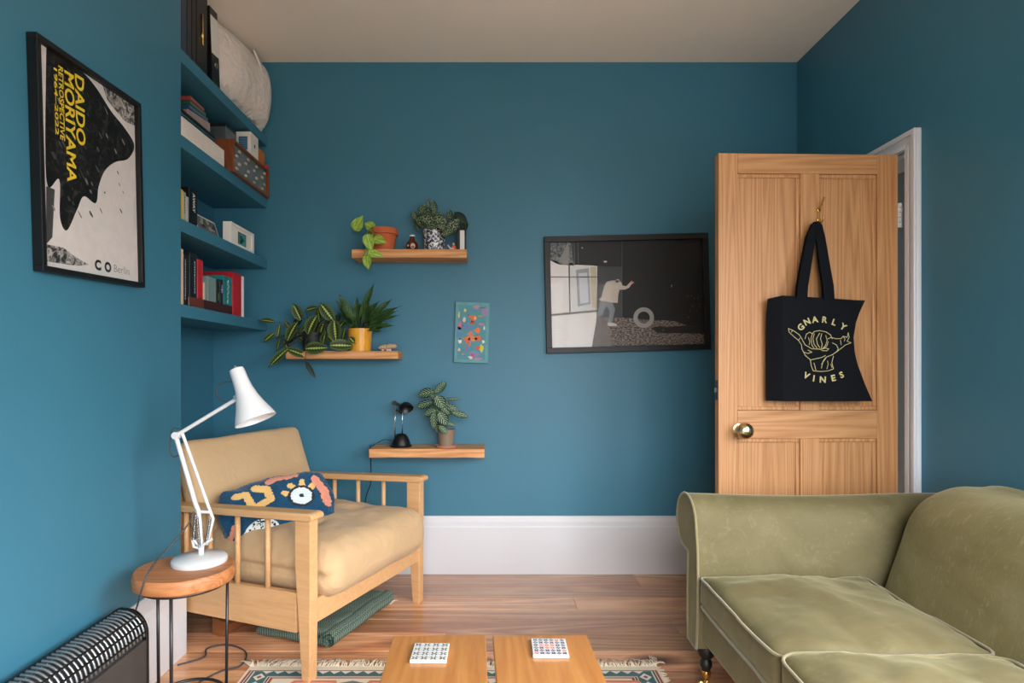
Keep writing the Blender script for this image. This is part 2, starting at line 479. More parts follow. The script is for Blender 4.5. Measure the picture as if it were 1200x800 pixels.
# right wall round the doorway
DY0, DY1, DZ = 2.352, 3.112, 1.99
bm = bmesh.new()
QY0, QY1, QZ0, QZ1 = -.62, 1.2, .78, 2.1
box(bm, RX, RX + .12, FY, QY0, 0, CZ); box(bm, RX, RX + .12, QY1, DY0, 0, CZ); box(bm, RX, RX + .12, QY0, QY1, 0, QZ0); box(bm, RX, RX + .12, QY0, QY1, QZ1, CZ)
box(bm, RX, RX + .12, DY1, BY, 0, CZ); box(bm, RX, RX + .12, DY0, DY1, DZ, CZ)
struct(finish('wall_right', bm, M('wall')))
# wall behind the camera with its wide window
WX0, WX1, WZ0, WZ1 = -.35, 1.55, .35, 2.2
bm = bmesh.new()
box(bm, -1.7, WX0, FY - .15, FY, 0, CZ); box(bm, WX1, 1.8, FY - .15, FY, 0, CZ)
box(bm, WX0, WX1, FY - .15, FY, 0, WZ0); box(bm, WX0, WX1, FY - .15, FY, WZ1, CZ)
struct(finish('wall_front', bm, M('wall')))
bm = bmesh.new()
for x in (WX0, (2 * WX0 + WX1) / 3, (WX0 + 2 * WX1) / 3, WX1 - .05): box(bm, x, x + .05, FY - .12, FY - .04, WZ0, WZ1)
for z in (WZ0, (WZ0 + WZ1) / 2 - .02, WZ1 - .05): box(bm, WX0, WX1, FY - .12, FY - .04, z, z + .04)
box(bm, WX0 - .05, WX1 + .05, FY - .15, FY + .05, WZ0 - .03, WZ0)
struct(finish('window_1', bm, M('white'), bevel=.004))
bm = bmesh.new()
for y in (QY0, (QY0 + QY1) / 2 - .02, QY1 - .05): box(bm, RX + .03, RX + .1, y, y + .05, QZ0, QZ1)
for z in (QZ0, (QZ0 + QZ1) / 2 - .02, QZ1 - .05): box(bm, RX + .03, RX + .1, QY0, QY1, z, z + .04)
box(bm, RX - .03, RX + .12, QY0 - .04, QY1 + .04, QZ0 - .03, QZ0)
struct(finish('unseen_side_window', bm, M('white'), bevel=.004))  # unseen window inferred from leftward shadows, added and widened to brighten the left wall
slab('ceiling', -1.7, 1.8, FY - .15, BY + .1, CZ, CZ + .1, mat='ceiling')
# floor: boards running left to right, one mesh
random.seed(4)
bm = bmesh.new(); cl = bm.loops.layers.color.new('board')
ys = [3.2, 3.0, 2.856, 2.715, 2.61, 2.475, 2.316, 2.17, 2.03, 1.87, 1.72]
while ys[-1] > FY: ys.append(ys[-1] - random.uniform(.13, .16))
ys[-1] = FY
for a, b in zip(ys, ys[1:]):
    cuts = [-1.6, random.uniform(-.9, 1.2), 2.9]
    if abs(a - 2.856) < .01: cuts = [-1.6, .41, 2.9]
    for x0, x1 in zip(cuts, cuts[1:]):
        k = len(bm.faces); box(bm, x0 + .001, x1 - .001, b + .0018, a - .0018, -.02, 0)
        bm.faces.ensure_lookup_table(); c = (random.random(), random.random(), random.random(), 1)
        for f in bm.faces[k:]:
            for l in f.loops: l[cl] = c
k = len(bm.faces); box(bm, -1.7, 2.9, FY, BY, -.06, -.012); bm.faces.ensure_lookup_table()
for f in bm.faces[k:]: f.material_index = 1
struct(finish('floor', bm, [M('floor'), M('gap')], bevel=.0008, seg=1))
# hallway seen through the crack of the door
bm = bmesh.new()
box(bm, 2.8, 2.9, 1.9, 3.6, 0, CZ); box(bm, RX + .12, 2.9, 1.9, 2.0, 0, CZ); box(bm, RX + .12, 2.9, 3.5, 3.6, 0, CZ)
box(bm, RX + .12, 2.9, 1.9, 3.6, 2.5, 2.6); box(bm, 1.8, 2.9, BY, 3.6, -.06, 0)
struct(finish('wall_hallway', bm, M('hall')))
# skirting
def skirting(name, pts, h=.312, t=.022):
    """moulded board along a floor line; the outline is extruded with the wall on its left"""
    prof = [(0, 0), (t, 0), (t, h - .06), (t * .75, h - .05), (t * .75, h - .03), (t * .35, h - .012), (t * .3, h), (0, h)]
    bm = bmesh.new()
    for (a, b) in zip(pts, pts[1:]):
        a = Vector((*a, 0)); b = Vector((*b, 0)); d = (b - a).normalized(); nrm = Vector((d.y, -d.x, 0))
        A = [bm.verts.new(a + nrm * u + Vector((0, 0, z))) for u, z in prof]; Bq = [bm.verts.new(b + nrm * u + Vector((0, 0, z))) for u, z in prof]
        n = len(prof); fs = [bm.faces.new(A), bm.faces.new(Bq[::-1])]
        for i in range(n): fs.append(bm.faces.new((A[i], Bq[i], Bq[(i + 1) % n], A[(i + 1) % n])))
    bmesh.ops.recalc_face_normals(bm, faces=bm.faces)
    return struct(finish(name, bm, M('white')))
skirting('baseboard_back', [(AX, BY), (RX, BY)])
skirting('baseboard_left', [(LX, FY), (LX, BRY + .001)])
skirting('baseboard_alcove', [(AX, BRY), (AX, BY - .022)])
skirting('baseboard_right', [(RX, DY0 - .075), (RX, FY)])
# door casing and lining
bm = bmesh.new()
def casing(bm, y0, y1, z0, z1):
    box(bm, RX - .022, RX, y0, y1, z0, z1)
bm = bmesh.new()
box(bm, RX - .018, RX, DY0 - .075, DY0 - .012, 0, DZ + .065); box(bm, RX - .03, RX - .018, DY0 - .075, DY0 - .055, 0, DZ + .065)
box(bm, RX - .024, RX - .018, DY0 - .034, DY0 - .012, 0, DZ + .012)
box(bm, RX - .018, RX, DY1, BY, 0, DZ + .065)
box(bm, RX - .018, RX, DY0 - .012, DY1, DZ + .002, DZ + .065); box(bm, RX - .03, RX - .018, DY0 - .055, BY, DZ + .045, DZ + .065)
box(bm, RX - .024, RX - .018, DY0 - .012, BY, DZ + .002, DZ + .02)
struct(finish('trim_1', bm, M('white'), bevel=.003))
bm = bmesh.new()
box(bm, RX, RX + .12, DY0 - .012, DY0 + .02, 0, DZ); box(bm, RX, RX + .12, DY1 - .02, DY1, 0, DZ); box(bm, RX, RX + .12, DY0 + .02, DY1 - .02, DZ - .02, DZ)
box(bm, RX + .045, RX + .075, DY0 + .02, DY0 + .035, 0, DZ - .02)
struct(finish('trim_2', bm, M('white'), bevel=.002))

# ------------------------------------------------------------------ the door leaf
DW, DH, DT = .735, 1.975, .036
door = bpy.data.objects.new('door_1', None); COL.objects.link(door); struct(door)
door.location = (RX - .022, 2.378, .01)                       # hinge edge, front face; leaf runs to -x locally
door.rotation_euler = (0, 0, R(1.3))
# local: x from -DW to 0, front face y=0, back y=DT
def dx(px): return (px - 1054) / (1054 - 843) * DW
s0, s1, m0, m1 = -DW + .078, -.085, dx(939), dx(961)
zs = [0, .2, .824, .938, 1.895, DH]
bm = bmesh.new(); box(bm, -DW, s0, 0, DT, 0, DH); box(bm, s1, 0, 0, DT, 0, DH); box(bm, m0, m1, 0, DT, zs[1], zs[2]); box(bm, m0, m1, 0, DT, zs[3], zs[4])
finish('door_stiles', bm, M('door'), door, bevel=.002)
bm = bmesh.new()
for a, b in ((zs[0], zs[1]), (zs[2], zs[3]), (zs[4], zs[5])): box(bm, s0, s1, 0.0004, DT - .0004, a, b)
finish('door_rails', bm, M('doorx'), door, bevel=.002)
for x0, x1 in ((s0, m0), (m1, s1)):
    for z0, z1 in ((zs[1], zs[2]), (zs[3], zs[4])):
        bm = bmesh.new(); box(bm, x0, x1, .013, DT - .013, z0, z1)
        w = .016                                                # moulding round the panel
        for y in (0, 1):
            for (a, b, c, d, ax) in ((x0, x1, z0, z0 + w, 0), (x0, x1, z1 - w, z1, 0), (x0, x0 + w, z0 + w, z1 - w, 1), (x1 - w, x1, z0 + w, z1 - w, 1)):
                if y == 0: box(bm, a, b, .006, .0135, c, d)
                else: box(bm, a, b, DT - .0135, DT - .006, c, d)
        # beaded vertical flutes the panel edge shows
        finish('door_panel', bm, M('door'), door, bevel=.004)
bm = bmesh.new()
rot = Matrix.Rotation(R(90), 4, 'X')
lathe(bm, [(.0, 0), (.024, .0), (.024, .004), (.012, .008), (.010, .03), (.020, .036), (.031, .048), (.033, .058), (.028, .072), (.014, .079), (0, .08)], (-DW + .082, 0, .862), 28, mat=rot)
finish('door_knob', bm, M('knob'), door, smooth=True, auto=50)
bm = bmesh.new(); box(bm, -DW - .0015, -DW + .002, .008, .028, .98, 1.06); box(bm, -DW - .012, -DW, .012, .024, 1.01, 1.03)
finish('latch', bm, M('metal'), door, bevel=.001)
for z in (.25, 1.68):
    bm = bmesh.new()
    for k in range(5): tube(bm, [(.008, -.004, z + k * .02), (.008, -.004, z + k * .02 + .017)], .006, 10)
    box(bm, -.0005, .018, -.001, .004, z, z + .098)
    finish('hinge', bm, M('white'), door, bevel=.0005)
# brass hook on the door
hp = Vector((dx(960), -.0002, 0)); hz = EYE - .01 + (430 - 252) * 2.37 / F_PX
hook = thing('coat_hook', 'small brass hook screwed to the pine door above the tote bag', 'hook')
DM = Matrix.Translation(door.location) @ Matrix.Rotation(R(1.3), 4, 'Z')
bm = bmesh.new()
lathe(bm, [(0, 0), (.009, 0), (.008, .003), (0, .004)], (hp.x, -.0002, hz + .02), 16, mat=rot)
lathe(bm, [(0, 0), (.009, 0), (.008, .003), (0, .004)], (hp.x, -.0002, hz - .02), 16, mat=rot)
tube(bm, smooth_path([(hp.x, -.002, hz + .02), (hp.x, -.02, hz + .035), (hp.x, -.034, hz + .055), (hp.x, -.04, hz + .06)], 4), .0035, 8)
tube(bm, smooth_path([(hp.x, -.002, hz + .02), (hp.x, -.004, hz - .01), (hp.x, -.012, hz - .032), (hp.x, -.03, hz - .03), (hp.x, -.036, hz - .012)], 4), .0035, 8)
o = finish('hook', bm, M('brass'), None, smooth=True); bpy.data.objects.remove(hook)
o.name = 'coat_hook'; o.data.transform(DM); recenter(o); tag(o, 'small brass hook screwed to the pine door above the tote bag', 'hook')

# ------------------------------------------------------------------ tote bag
YB = 2.308
bag = thing('tote_bag', 'black canvas tote bag with gold hand print hanging on the door', 'bag', (at(960, 470, YB).x, YB, at(960, 470, YB).z))
bl = bag.location
def bw(x, z):  # soft ripples of the front panel, world x,z
    return .007 * noise.noise(Vector((x * 9, 3, z * 5))) + .003 * noise.noise(Vector((x * 30, 1, z * 9))) + .004 * math.sin((x - 1.2) * 30) * max(0, (1.2 - z))
rows = [(346, 352, 917, 1013.3), (360, 363, 917.3, 1008.5), (378, 378, 917.5, 1003), (395, 395, 918, 1000), (412, 412, 918, 1002), (428, 428, 918, 1006), (450, 450, 917.5, 1014), (470, 470, 917.5, 1023)]
def fine_rows(k=3):
    out = []
    for a, b in zip(rows, rows[1:]):
        for t in range(k): out.append(tuple(p + (q - p) * t / k for p, q in zip(a, b)))
    out.append(rows[-1]); return out
bm = bmesh.new(); rings = []; NX = 16
for ya, yb_, xa, xb in fine_rows():
    ring = []
    for i in range(NX + 1):
        t = i / NX; p = at(xa + (xb - xa) * t, ya + (yb_ - ya) * t, YB); p.y += bw(p.x, p.z); ring.append(p)
    h = (ya - 346) / 124
    for i in range(5):                                     # back panel, right to left
        t = i / 4; q = at(xb - 2 * h + (903.5 - xb + 2 * h) * t, yb_ + (ya + 3 * (1 - h) - yb_) * t, YB); q.y = YB + .014 + .028 * min(1, h * 3 + .5)
        ring.append(q)
    rings.append([bm.verts.new(p - bl) for p in ring])
m = len(rings[0])
for a, b in zip(rings, rings[1:]):
    for k in range(m): bm.faces.new((a[k], b[k], b[(k + 1) % m], a[(k + 1) % m]))
bm.faces.new(rings[-1]);
bmesh.ops.recalc_face_normals(bm, faces=bm.faces)
finish('bag_body', bm, M('bag'), bag, smooth=True, auto=24)
def ribbon(bm, pts, w, off):
    rows_ = []
    for i, (x, y, Y, ww) in enumerate(pts):
        p = at(x, y, Y)
        rows_.append([bm.verts.new(Vector((p.x + s * ww / 2, p.y + t, p.z)) - bl) for s, t in ((-1, 0), (1, 0), (1, .003), (-1, .003))])
    for a, b in zip(rows_, rows_[1:]):
        for k in range(4): bm.faces.new((a[k], a[(k + 1) % 4], b[(k + 1) % 4], b[k]))
    bm.faces.new(rows_[0]); bm.faces.new(rows_[-1][::-1])
    bmesh.ops.recalc_face_normals(bm, faces=bm.faces)
for (dy, sh) in ((-.003, 0), (.018, -2)):
    bm = bmesh.new()
    ribbon(bm, [(940 + sh, 352, YB + dy, .042), (941 + sh, 335, YB + dy, .042), (946 + sh, 305, YB + dy + .004, .04), (951 + sh, 278, YB + dy + .010, .036), (955.5 + sh * .5, 263, YB + dy + .016, .03), (957, 259.5, YB + .03, .02),
                (959.5, 263, YB + dy + .015, .028), (962 + sh * .5, 278, YB + dy + .009, .036), (966 + sh, 305, YB + dy + .003, .04), (971 + sh, 335, YB + dy - .001, .042), (972 + sh, 352, YB + dy - .001, .042)], .04, 0)
    finish('handle', bm, M('bag'), bag)
def bplace(cx, cy, h):           # coordinates of the print, in sixths of a pixel
    p = at(900 + cx / 6.4, 350 + cy / 6.4, YB); p.y += bw(p.x, p.z) - .0012 - h; return p - bl
a = Art(bplace, .0002); G = M('gold')
def arc_text(word, angs, cx, cy, rad, size, up=1):
    for ch, an in zip(word, angs):
        t = R(an); x = cx + rad * math.sin(t); y = cy - up * rad * math.cos(t)
        for p in text_polys(ch, size, size * .012):
            rr = t * up
            a.poly([(x + px * math.cos(rr) + py * math.sin(rr), y + px * math.sin(rr) - py * math.cos(rr)) for px, py in p], G)
for ch, x, y, an in (('G', 248, 214, -42), ('N', 292, 174, -24), ('A', 350, 158, -8), ('R', 418, 160, 6), ('L', 490, 178, 20), ('Y', 560, 212, 34), ('V', 290, 578, 26), ('I', 345, 598, 8), ('N', 412, 608, 2), ('E', 488, 596, -12), ('S', 548, 572, -22)):
    t = R(an)
    for p in text_polys(ch, 63, 2.2):
        a.poly([(x + px * math.cos(t) + py * math.sin(t), y + px * math.sin(t) - py * math.cos(t)) for px, py in p], G)
a.layer()
for st in ([(155, 222), (190, 238), (235, 270), (255, 305), (275, 345), (330, 375), (400, 378), (440, 355), (450, 320)],
           [(155, 222), (160, 250), (190, 280), (225, 310), (250, 345), (252, 375), (280, 425), (320, 458), (400, 440), (430, 425)],
           [(175, 250), (185, 238)], [(225, 312), (240, 295)], [(275, 300), (285, 265), (310, 250), (330, 262), (320, 300), (330, 350), (345, 370)],
           [(330, 262), (345, 245), (385, 238), (430, 248), (465, 270), (480, 300)], [(300, 290), (312, 320), (308, 345)], [(345, 262), (335, 300), (345, 340), (365, 368)], [(385, 258), (362, 300), (370, 340), (385, 365)],
           [(400, 262), (392, 300), (405, 340), (398, 370)], [(430, 275), (442, 310), (432, 345), (412, 370)], [(448, 300), (470, 290), (510, 300), (545, 298), (560, 280), (590, 290), (598, 255), (605, 290), (590, 318), (620, 330), (580, 345), (545, 372), (515, 395), (480, 420), (440, 435), (400, 490)],
           [(480, 330), (510, 345), (525, 375), (515, 395)], [(560, 285), (575, 300), (568, 318)], [(540, 310), (545, 345)], [(270, 400), (300, 410), (330, 400), (300, 385)], [(390, 380), (430, 370), (455, 375), (440, 390), (400, 388)],
           [(320, 458), (325, 500), (340, 540), (400, 545), (450, 540), (490, 525), (478, 480), (490, 430)], [(345, 480), (355, 515)], [(400, 520), (410, 470), (430, 440)], [(440, 525), (450, 490), (445, 465)], [(470, 490), (480, 515)], [(360, 535), (350, 500)]):
    a.stroke(st, 4.4, G)
a.build('print', bag)
# ------------------------------------------------------------------ sofa
sofa = thing('sofa', 'olive green velvet sofa with rolled arms along the right wall', 'sofa', (1.2, 1.12, 0))
so = Vector((1.2, 1.12, 0)); TS = Matrix.Translation(-so)
def sfin(name, bm, mt, parent=sofa, **k):
    bm.transform(TS) if parent is sofa else None
    return finish(name, bm, mt, parent, **k)
SF = .695                                                       # plane of the sofa's front
def frame_rail():
    bm = bmesh.new(); prism(bm, [(.715, .2), (.715, .3), (.72, .335), (1.62, .335), (1.62, .2)], .33, 1.97, 'Y')
    return bm
sfin('frame', frame_rail(), M('velvet'), bevel=.012)
def arm_prof(f=1):
    """outline in (y away from the seat, z)"""
    cy, cz, r = .112, .583, .097
    p = [(0.012, .18), (.0, .3), (-.004, .42), (.0, .5)]
    for a in range(172, -116, -16): p.append((cy + r * math.cos(R(a)) * (1 if a < 90 else 1.0), cz + r * math.sin(R(a))))
    p += [(.088, .47), (.094, .40), (.097, .3), (.095, .18)]
    return p
def arm(sign, y0):
    bm = bmesh.new(); pr = arm_prof(); rings = []
    xs = [SF, SF + .004, SF + .02, .78, .9, 1.0, 1.1, 1.2, 1.3, 1.4, 1.5, 1.62]
    for i, x in enumerate(xs):
        sc = .985 if i == 0 else 1
        t = (x - SF) / .93
        ring = []
        for (y, z) in pr:
            zz = z - .010 * math.sin(PI * min(1, t * 1.2)) * (z > .5)
            if z < .3: zz = z + (.0 if x < .8 else 0)
            yy = .05 + (y - .05) * sc
            inner = y < .02 and z < .55
            yy -= .035 * (t ** 2) * (1 if y < .06 else .2)
            yy += .004 * noise.noise(Vector((x * 6, y * 8, z * 6))) if i > 2 else 0
            ring.append(bm.verts.new((x, y0 + sign * yy, zz)))
        rings.append(ring)
    n = len(pr)
    for a, b in zip(rings, rings[1:]):
        for k in range(n): bm.faces.new((a[k], a[(k + 1) % n], b[(k + 1) % n], b[k]))
    bm.faces.new(rings[0]); bm.faces.new(rings[-1])
    bmesh.ops.recalc_face_normals(bm, faces=bm.faces)
    o = sfin('arm', bm, M('velvet'), smooth=True, auto=50)
    bm = bmesh.new()
    loop_tube(bm, [Vector((SF - .001, y0 + sign * y, z)) - so for y, z in pr], .0042, 6)
    finish('piping', bm, M('piping'), o, smooth=True)
arm(1, 1.95); arm(-1, .35)
# back: one long stuffed roll
def backfn(p):
    q = p.copy(); q.x += (p.z) * .33 + .03 * max(0, (abs(p.y) / .8) ** 6); return q
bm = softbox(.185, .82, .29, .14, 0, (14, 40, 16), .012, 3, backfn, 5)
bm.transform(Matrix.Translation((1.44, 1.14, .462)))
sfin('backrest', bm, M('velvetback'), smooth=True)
def seat(y0, y1, nm, seed, dz=0, dx=0):
    hx, hy, hz = .27, (y1 - y0) / 2 - .004, .052
    bm = softbox(hx, hy, hz, .022, .03, (30, 30, 6), .012, seed, None, 7)
    c = Vector((SF + .27 + dx, (y0 + y1) / 2, .378 + dz)); bm.transform(Matrix.Translation(c))
    o = sfin(nm, bm, M('velvet'), smooth=True)
    bm = bmesh.new()
    for z in (hz - .004, -hz + .004):
        loop_tube(bm, [Vector((x, y, z + .009 * noise.fractal(Vector((x * 7 + seed, y * 7, z * 7)), 1, 2, 4))) + c - so for x, y in rrect(hx + .001, hy + .001, .035, 4)], .0042, 6)
    finish('piping', bm, M('piping'), o, smooth=True)
seat(1.412, 1.945, 'seat_cushion', 2); seat(.885, 1.405, 'seat_cushion', 9, .006, -.004); seat(.36, .878, 'seat_cushion', 14)
for x, y in ((.752, 2.03), (.752, .3), (1.56, 2.0), (1.56, .3)):
    bm = bmesh.new(); c = Vector((x, y, 0)) - so
    lathe(bm, [(0, .21), (.026, .21), (.026, .185), (.018, .18), (.026, .165), (.03, .145), (.024, .125), (.014, .115), (.02, .105), (.02, .09), (.013, .075), (.011, .06), (0, .06)], c, 20)
    lg = finish('leg', bm, M('blackwood'), sofa, smooth=True, auto=40)
    bm = bmesh.new()
    lathe(bm, [(0, .075), (.015, .075), (.017, .055), (.010, .045), (.008, .03), (0, .03)], c, 16)
    lathe(bm, [(0, -.008), (.014, -.008), (.019, -.004), (.019, .004), (.014, .008), (0, .008)], c + Vector((-.012, 0, .0195)), 20, mat=Matrix.Rotation(R(90), 4, 'X'))
    tube(bm, [c + Vector((-.012, -.014, .0195)), c + Vector((0, -.012, .045))], .003, 6); tube(bm, [c + Vector((-.012, .014, .0195)), c + Vector((0, .012, .045))], .003, 6)
    tube(bm, [c + Vector((-.012, -.016, .0195)), c + Vector((-.012, .016, .0195))], .003, 6)
    finish('castor', bm, M('brass'), lg, smooth=True, auto=50)

# ------------------------------------------------------------------ futon armchair
CA = math.atan2(-.396, .918); CO = Vector((-.491, 2.4525, 0))
chair = thing('armchair', 'blond wood slatted armchair with a tan futon seat and back', 'armchair', CO, CA)
HW = .383
def taper_leg(bm, x0, x1, y, z1, xb0, xb1, th=.036, zk=.27):
    prism(bm, [(xb0, 0), (xb1, 0), (x1, zk), (x1, z1), (x0, z1), (x0, zk + .12)], y - th / 2, y + th / 2, 'Y')
for s in (-1, 1):
    bm = bmesh.new(); taper_leg(bm, -.05, .02, s * HW, .578, -.018, .016, .042, .3)
    finish('leg', bm, M('beech'), chair, bevel=.003)
for s in (-1, 1):
    bm = bmesh.new(); prism(bm, [(-.70, 0), (-.665, 0), (-.655, .3), (-.66, .548), (-.70, .546), (-.71, .3)], s * HW - .018, s * HW + .018, 'Y')
    finish('leg', bm, M('beech'), chair, bevel=.003)
    bm = bmesh.new(); prism(bm, [(-.655, .15), (-.05, .165), (-.05, .31), (-.655, .29)], s * HW - .013, s * HW + .013, 'Y')
    finish('side_rail', bm, M('beech'), chair, bevel=.003)
    # armrest, rounded nose, dipping towards the back
    bm = bmesh.new()
    prof = [(-.74, .545), (-.74, .572), (.02, .606), (.034, .602), (.040, .592), (.036, .582), (.02, .577)]
    prism(bm, prof, s * HW - .034, s * HW + .034, 'Y')
    finish('armrest', bm, M('beech'), chair, bevel=.006, seg=3)
    for t in (.195, .345, .49, .62):
        bm = bmesh.new(); tube(bm, [(-t, s * HW, .29), (-t, s * HW, .583 - t * .046)], .0105, 10)
        finish('spindle', bm, M('beech'), chair)
bm = B(-.022, .010, -HW + .021, HW - .021, .198, .285); finish('front_rail', bm, M('beech'), chair, bevel=.003)
bm = B(-.69, -.66, -HW + .018, HW - .018, .16, .29); finish('rear_rail', bm, M('beech'), chair, bevel=.003)
for k in range(6):
    bm = B(-.60 + k * .1, -.545 + k * .1, -HW + .013, HW - .013, .255, .2745); finish('seat_slat', bm, M('beech'), chair, bevel=.002)
bm = bmesh.new(); prism(bm, [(-.62, 0), (-.56, 0), (-.52, .06), (-.62, .075)], -.26, -.12, 'Y'); finish('rear_foot', bm, M('rearfoot'), chair, bevel=.004)
def seatfn(p):
    q = p.copy(); u = p.x / .37; v = p.y / .355
    side = max(0, 1 - ((1 - abs(v)) * 9)) * math.exp(-((p.z + .005) / .012) ** 2) * (1 if p.x < .30 else max(0, 1 - (p.x - .30) * 18))
    q.y -= math.copysign(.022 * side, p.y)
    q.z += .010 * math.exp(-((p.x - .05) / .02) ** 2) * 0
    for (bx, by) in ((-.18, -.18), (-.18, .05), (.08, .17), (.08, -.12)):
        d = ((p.x - bx) ** 2 + (p.y - by) ** 2); 
        if p.z > 0: q.z -= .018 * math.exp(-d / .0016)
    return q
bm = softbox(.365, .352, .094, .075, .022, (44, 44, 22), .008, 5, seatfn, 6); bm.transform(Matrix.Translation((-.285, 0, .367)))
finish('seat_mattress', bm, M('futon'), chair, smooth=True)
bm = softbox(.052, .345, .205, .035, 0, (10, 36, 24), .006, 8, None, 5)
bm.transform(Matrix.Translation((-.66, 0, .615)) @ Matrix.Rotation(R(-21), 4, 'Y'))
finish('back_mattress', bm, M('futon'), chair, smooth=True)
bm = bmesh.new(); mt = Matrix.Translation((-.735, 0, .60)) @ Matrix.Rotation(R(-21), 4, 'Y')
for y in (-.33, -.11, .11, .33): box(bm, -.012, .012, y - .025, y + .025, -.30, .16, mat=mt)
box(bm, -.012, .012, -.355, .355, .12, .17, mat=mt)
finish('back_frame', bm, M('beech'), chair, bevel=.003)

# patterned cushion on the seat, one flat side of shapes tufted in
cen = Vector((-.895, 2.49, .53)); ang = math.atan2(.58, .81)
MP = Matrix.Translation(cen) @ Matrix.Rotation(ang, 4, 'Z') @ Matrix.Rotation(R(6), 4, 'Y').inverted() @ Matrix.Rotation(R(-54), 4, 'X').inverted()
def cushfn(p):
    u, v = p.x / .25, p.y / .14
    k = (1 - .8 * max(abs(u), abs(v)) ** 3.2)
    q = Vector((p.x * (1 - .13 * v * v + .05 * abs(u * v) ** 3), p.y * (1 - .22 * u * u + .05 * abs(u * v) ** 3), p.z * max(.12, k)))
    return q
bm = softbox(.238, .128, .08, .012, .0, (110, 76, 4), 0, 0, cushfn)
mats = [fabric('blue_tufting', (20, 68, 98), 350, 1, .2, .3, .8), fabric('ochre_tufting', (220, 178, 112), 350, 1, .1, .2, .8), fabric('pale_tufting', (206, 216, 216), 350, 1, .1, .2, .8),
        fabric('salmon_tufting', (222, 146, 120), 350, 1, .1, .2, .8), fabric('dark_tufting', (44, 48, 52), 350, 1, .2, .2, .8)]
def seg(x, y, pts, w):
    for a, b in zip(pts, pts[1:]):
        dx_, dy_ = b[0] - a[0], b[1] - a[1]; t = max(0, min(1, ((x - a[0]) * dx_ + (y - a[1]) * dy_) / (dx_ * dx_ + dy_ * dy_)))
        if math.hypot(x - a[0] - t * dx_, y - a[1] - t * dy_) < w: return True
    return False
bm.normal_update()
for f in bm.faces:
    c = f.calc_center_median(); x, y = c.x, c.y; x += .004 * noise.noise(c * 90); mi = 0
    e = math.hypot((x - .085) / .052, (y + .005) / .044)
    if seg(x, y, [(.09, .1), (.0, .105), (-.03, .09)], .014): mi = 3
    if seg(x, y, [(-.17, .06), (-.13, .055), (-.12, .0), (-.16, -.01)], .015): mi = 1
    if seg(x, y, [(-.09, .075), (-.045, .06), (-.04, .01), (-.09, -.005)], .015): mi = 1
    for t in (35, 75, 115, 155):
        if seg(x, y, [(.085 + .052 * math.cos(R(t)), -.005 + .045 * math.sin(R(t))), (.085 + .074 * math.cos(R(t)), -.005 + .066 * math.sin(R(t)))], .013 if t != 0 else 0): mi = 1
    if e < 1.12: mi = 4
    if e < .9: mi = 2
    if e < .22: mi = 4
    if seg(x, y, [(.17, .06), (.195, .0), (.19, -.05)], .024): mi = 3
    if math.hypot((x + .1) / .07, (y + .11) / .045) < 1: mi = 2 if noise.noise(c * 120) < .2 else 4
    if seg(x, y, [(.05, -.085), (.06, -.12), (.03, -.15)], .014): mi = 3
    if seg(x, y, [(-.2, -.06), (-.22, -.1)], .012): mi = 3
    f.material_index = mi
for v in bm.verts: v.co = v.co * .98 + v.normal * (.004 * noise.noise(v.co * 160) + .012 * noise.noise(v.co * 14))
o = finish('scatter_cushion', bm, mats, None, smooth=True); o.data.transform(MP); recenter(o)
tag(o, 'blue tufted cushion with pink, ochre and white shapes on the tan armchair', 'cushion')

# folded green blanket under the chair
bk = thing('blanket', 'folded dark green herringbone wool blanket on the floor under the armchair', 'blanket', (-.73, 2.61, 0), R(70))
def folded(hx, hy, z0, z1, seed):
    bm = softbox(hx, hy, (z1 - z0) / 2, .022, .0, (30, 30, 8), .006, seed, None, 9); bm.transform(Matrix.Translation((0, 0, (z0 + z1) / 2))); return bm
bm = folded(.235, .185, .003, .04, 1); b2 = folded(.228, .175, .036, .072, 2)
me_ = bpy.data.meshes.new('t'); b2.to_mesh(me_); b2.free(); bm.from_mesh(me_); bpy.data.meshes.remove(me_)
# rolled long edge facing the room
pts = []
for k in range(40):
    a = k * .32; r = .036 - k * .00075; pts.append((-.185 + r * math.cos(a) * 1, .039 + r * math.sin(a)))
prev = None
for x0 in range(13):
    x = -.24 + x0 * .04
    cur = [bm.verts.new((x, p[0], p[1] + .002 * math.sin(x0))) for p in pts]
    if prev:
        for k in range(len(pts) - 1): bm.faces.new((prev[k], prev[k + 1], cur[k + 1], cur[k]))
    prev = cur
finish('folded_wool', bm, M('green'), bk, smooth=True)
bm = bmesh.new(); random.seed(7)
for k in range(46):
    y = -.21 + k * .009; z = .006 + random.random() * .055; a = random.uniform(-.3, .3)
    tube(bm, [(.225, y, z), (.245, y + .01 * a, z * .8 + .003), (.265 + random.random() * .012, y + .03 * a, .004 + z * .35)], .0028, 5)
finish('fringe', bm, M('cream'), bk, smooth=True)['kind'] = 'stuff'

# ------------------------------------------------------------------ rug
rug = thing('rug', 'cream, teal and rust patterned wool rug with a fringe under the low tables', 'rug', (-.133, 1.5, 0))
RX0, RX1, RY0, RY1 = -.892, .628, .78, 2.19
def rp(x, y, h): return Vector((x + .133, y - 1.5, .0062 + h))
bm = B(RX0 + .133, RX1 + .133, RY0 - 1.5, RY1 - 1.5, .0, .006); finish('pile', bm, M('cream'), rug)
TEAL, RUST, RED, CRM, NAVY = (70, 106, 108), (206, 128, 96), (150, 70, 64), (226, 218, 208), (52, 62, 84)
a = Art(rp, .00012)
def frame_band(d0, d1, m):
    x0, x1, y0, y1 = RX0 + d0, RX1 - d0, RY0 + d0, RY1 - d0; w = d1 - d0
    for q in ((x0, x1, y1 - w, y1), (x0, x1, y0, y0 + w), (x0, x0 + w, y0 + w, y1 - w), (x1 - w, x1, y0 + w, y1 - w)): a.rect(*q, m)
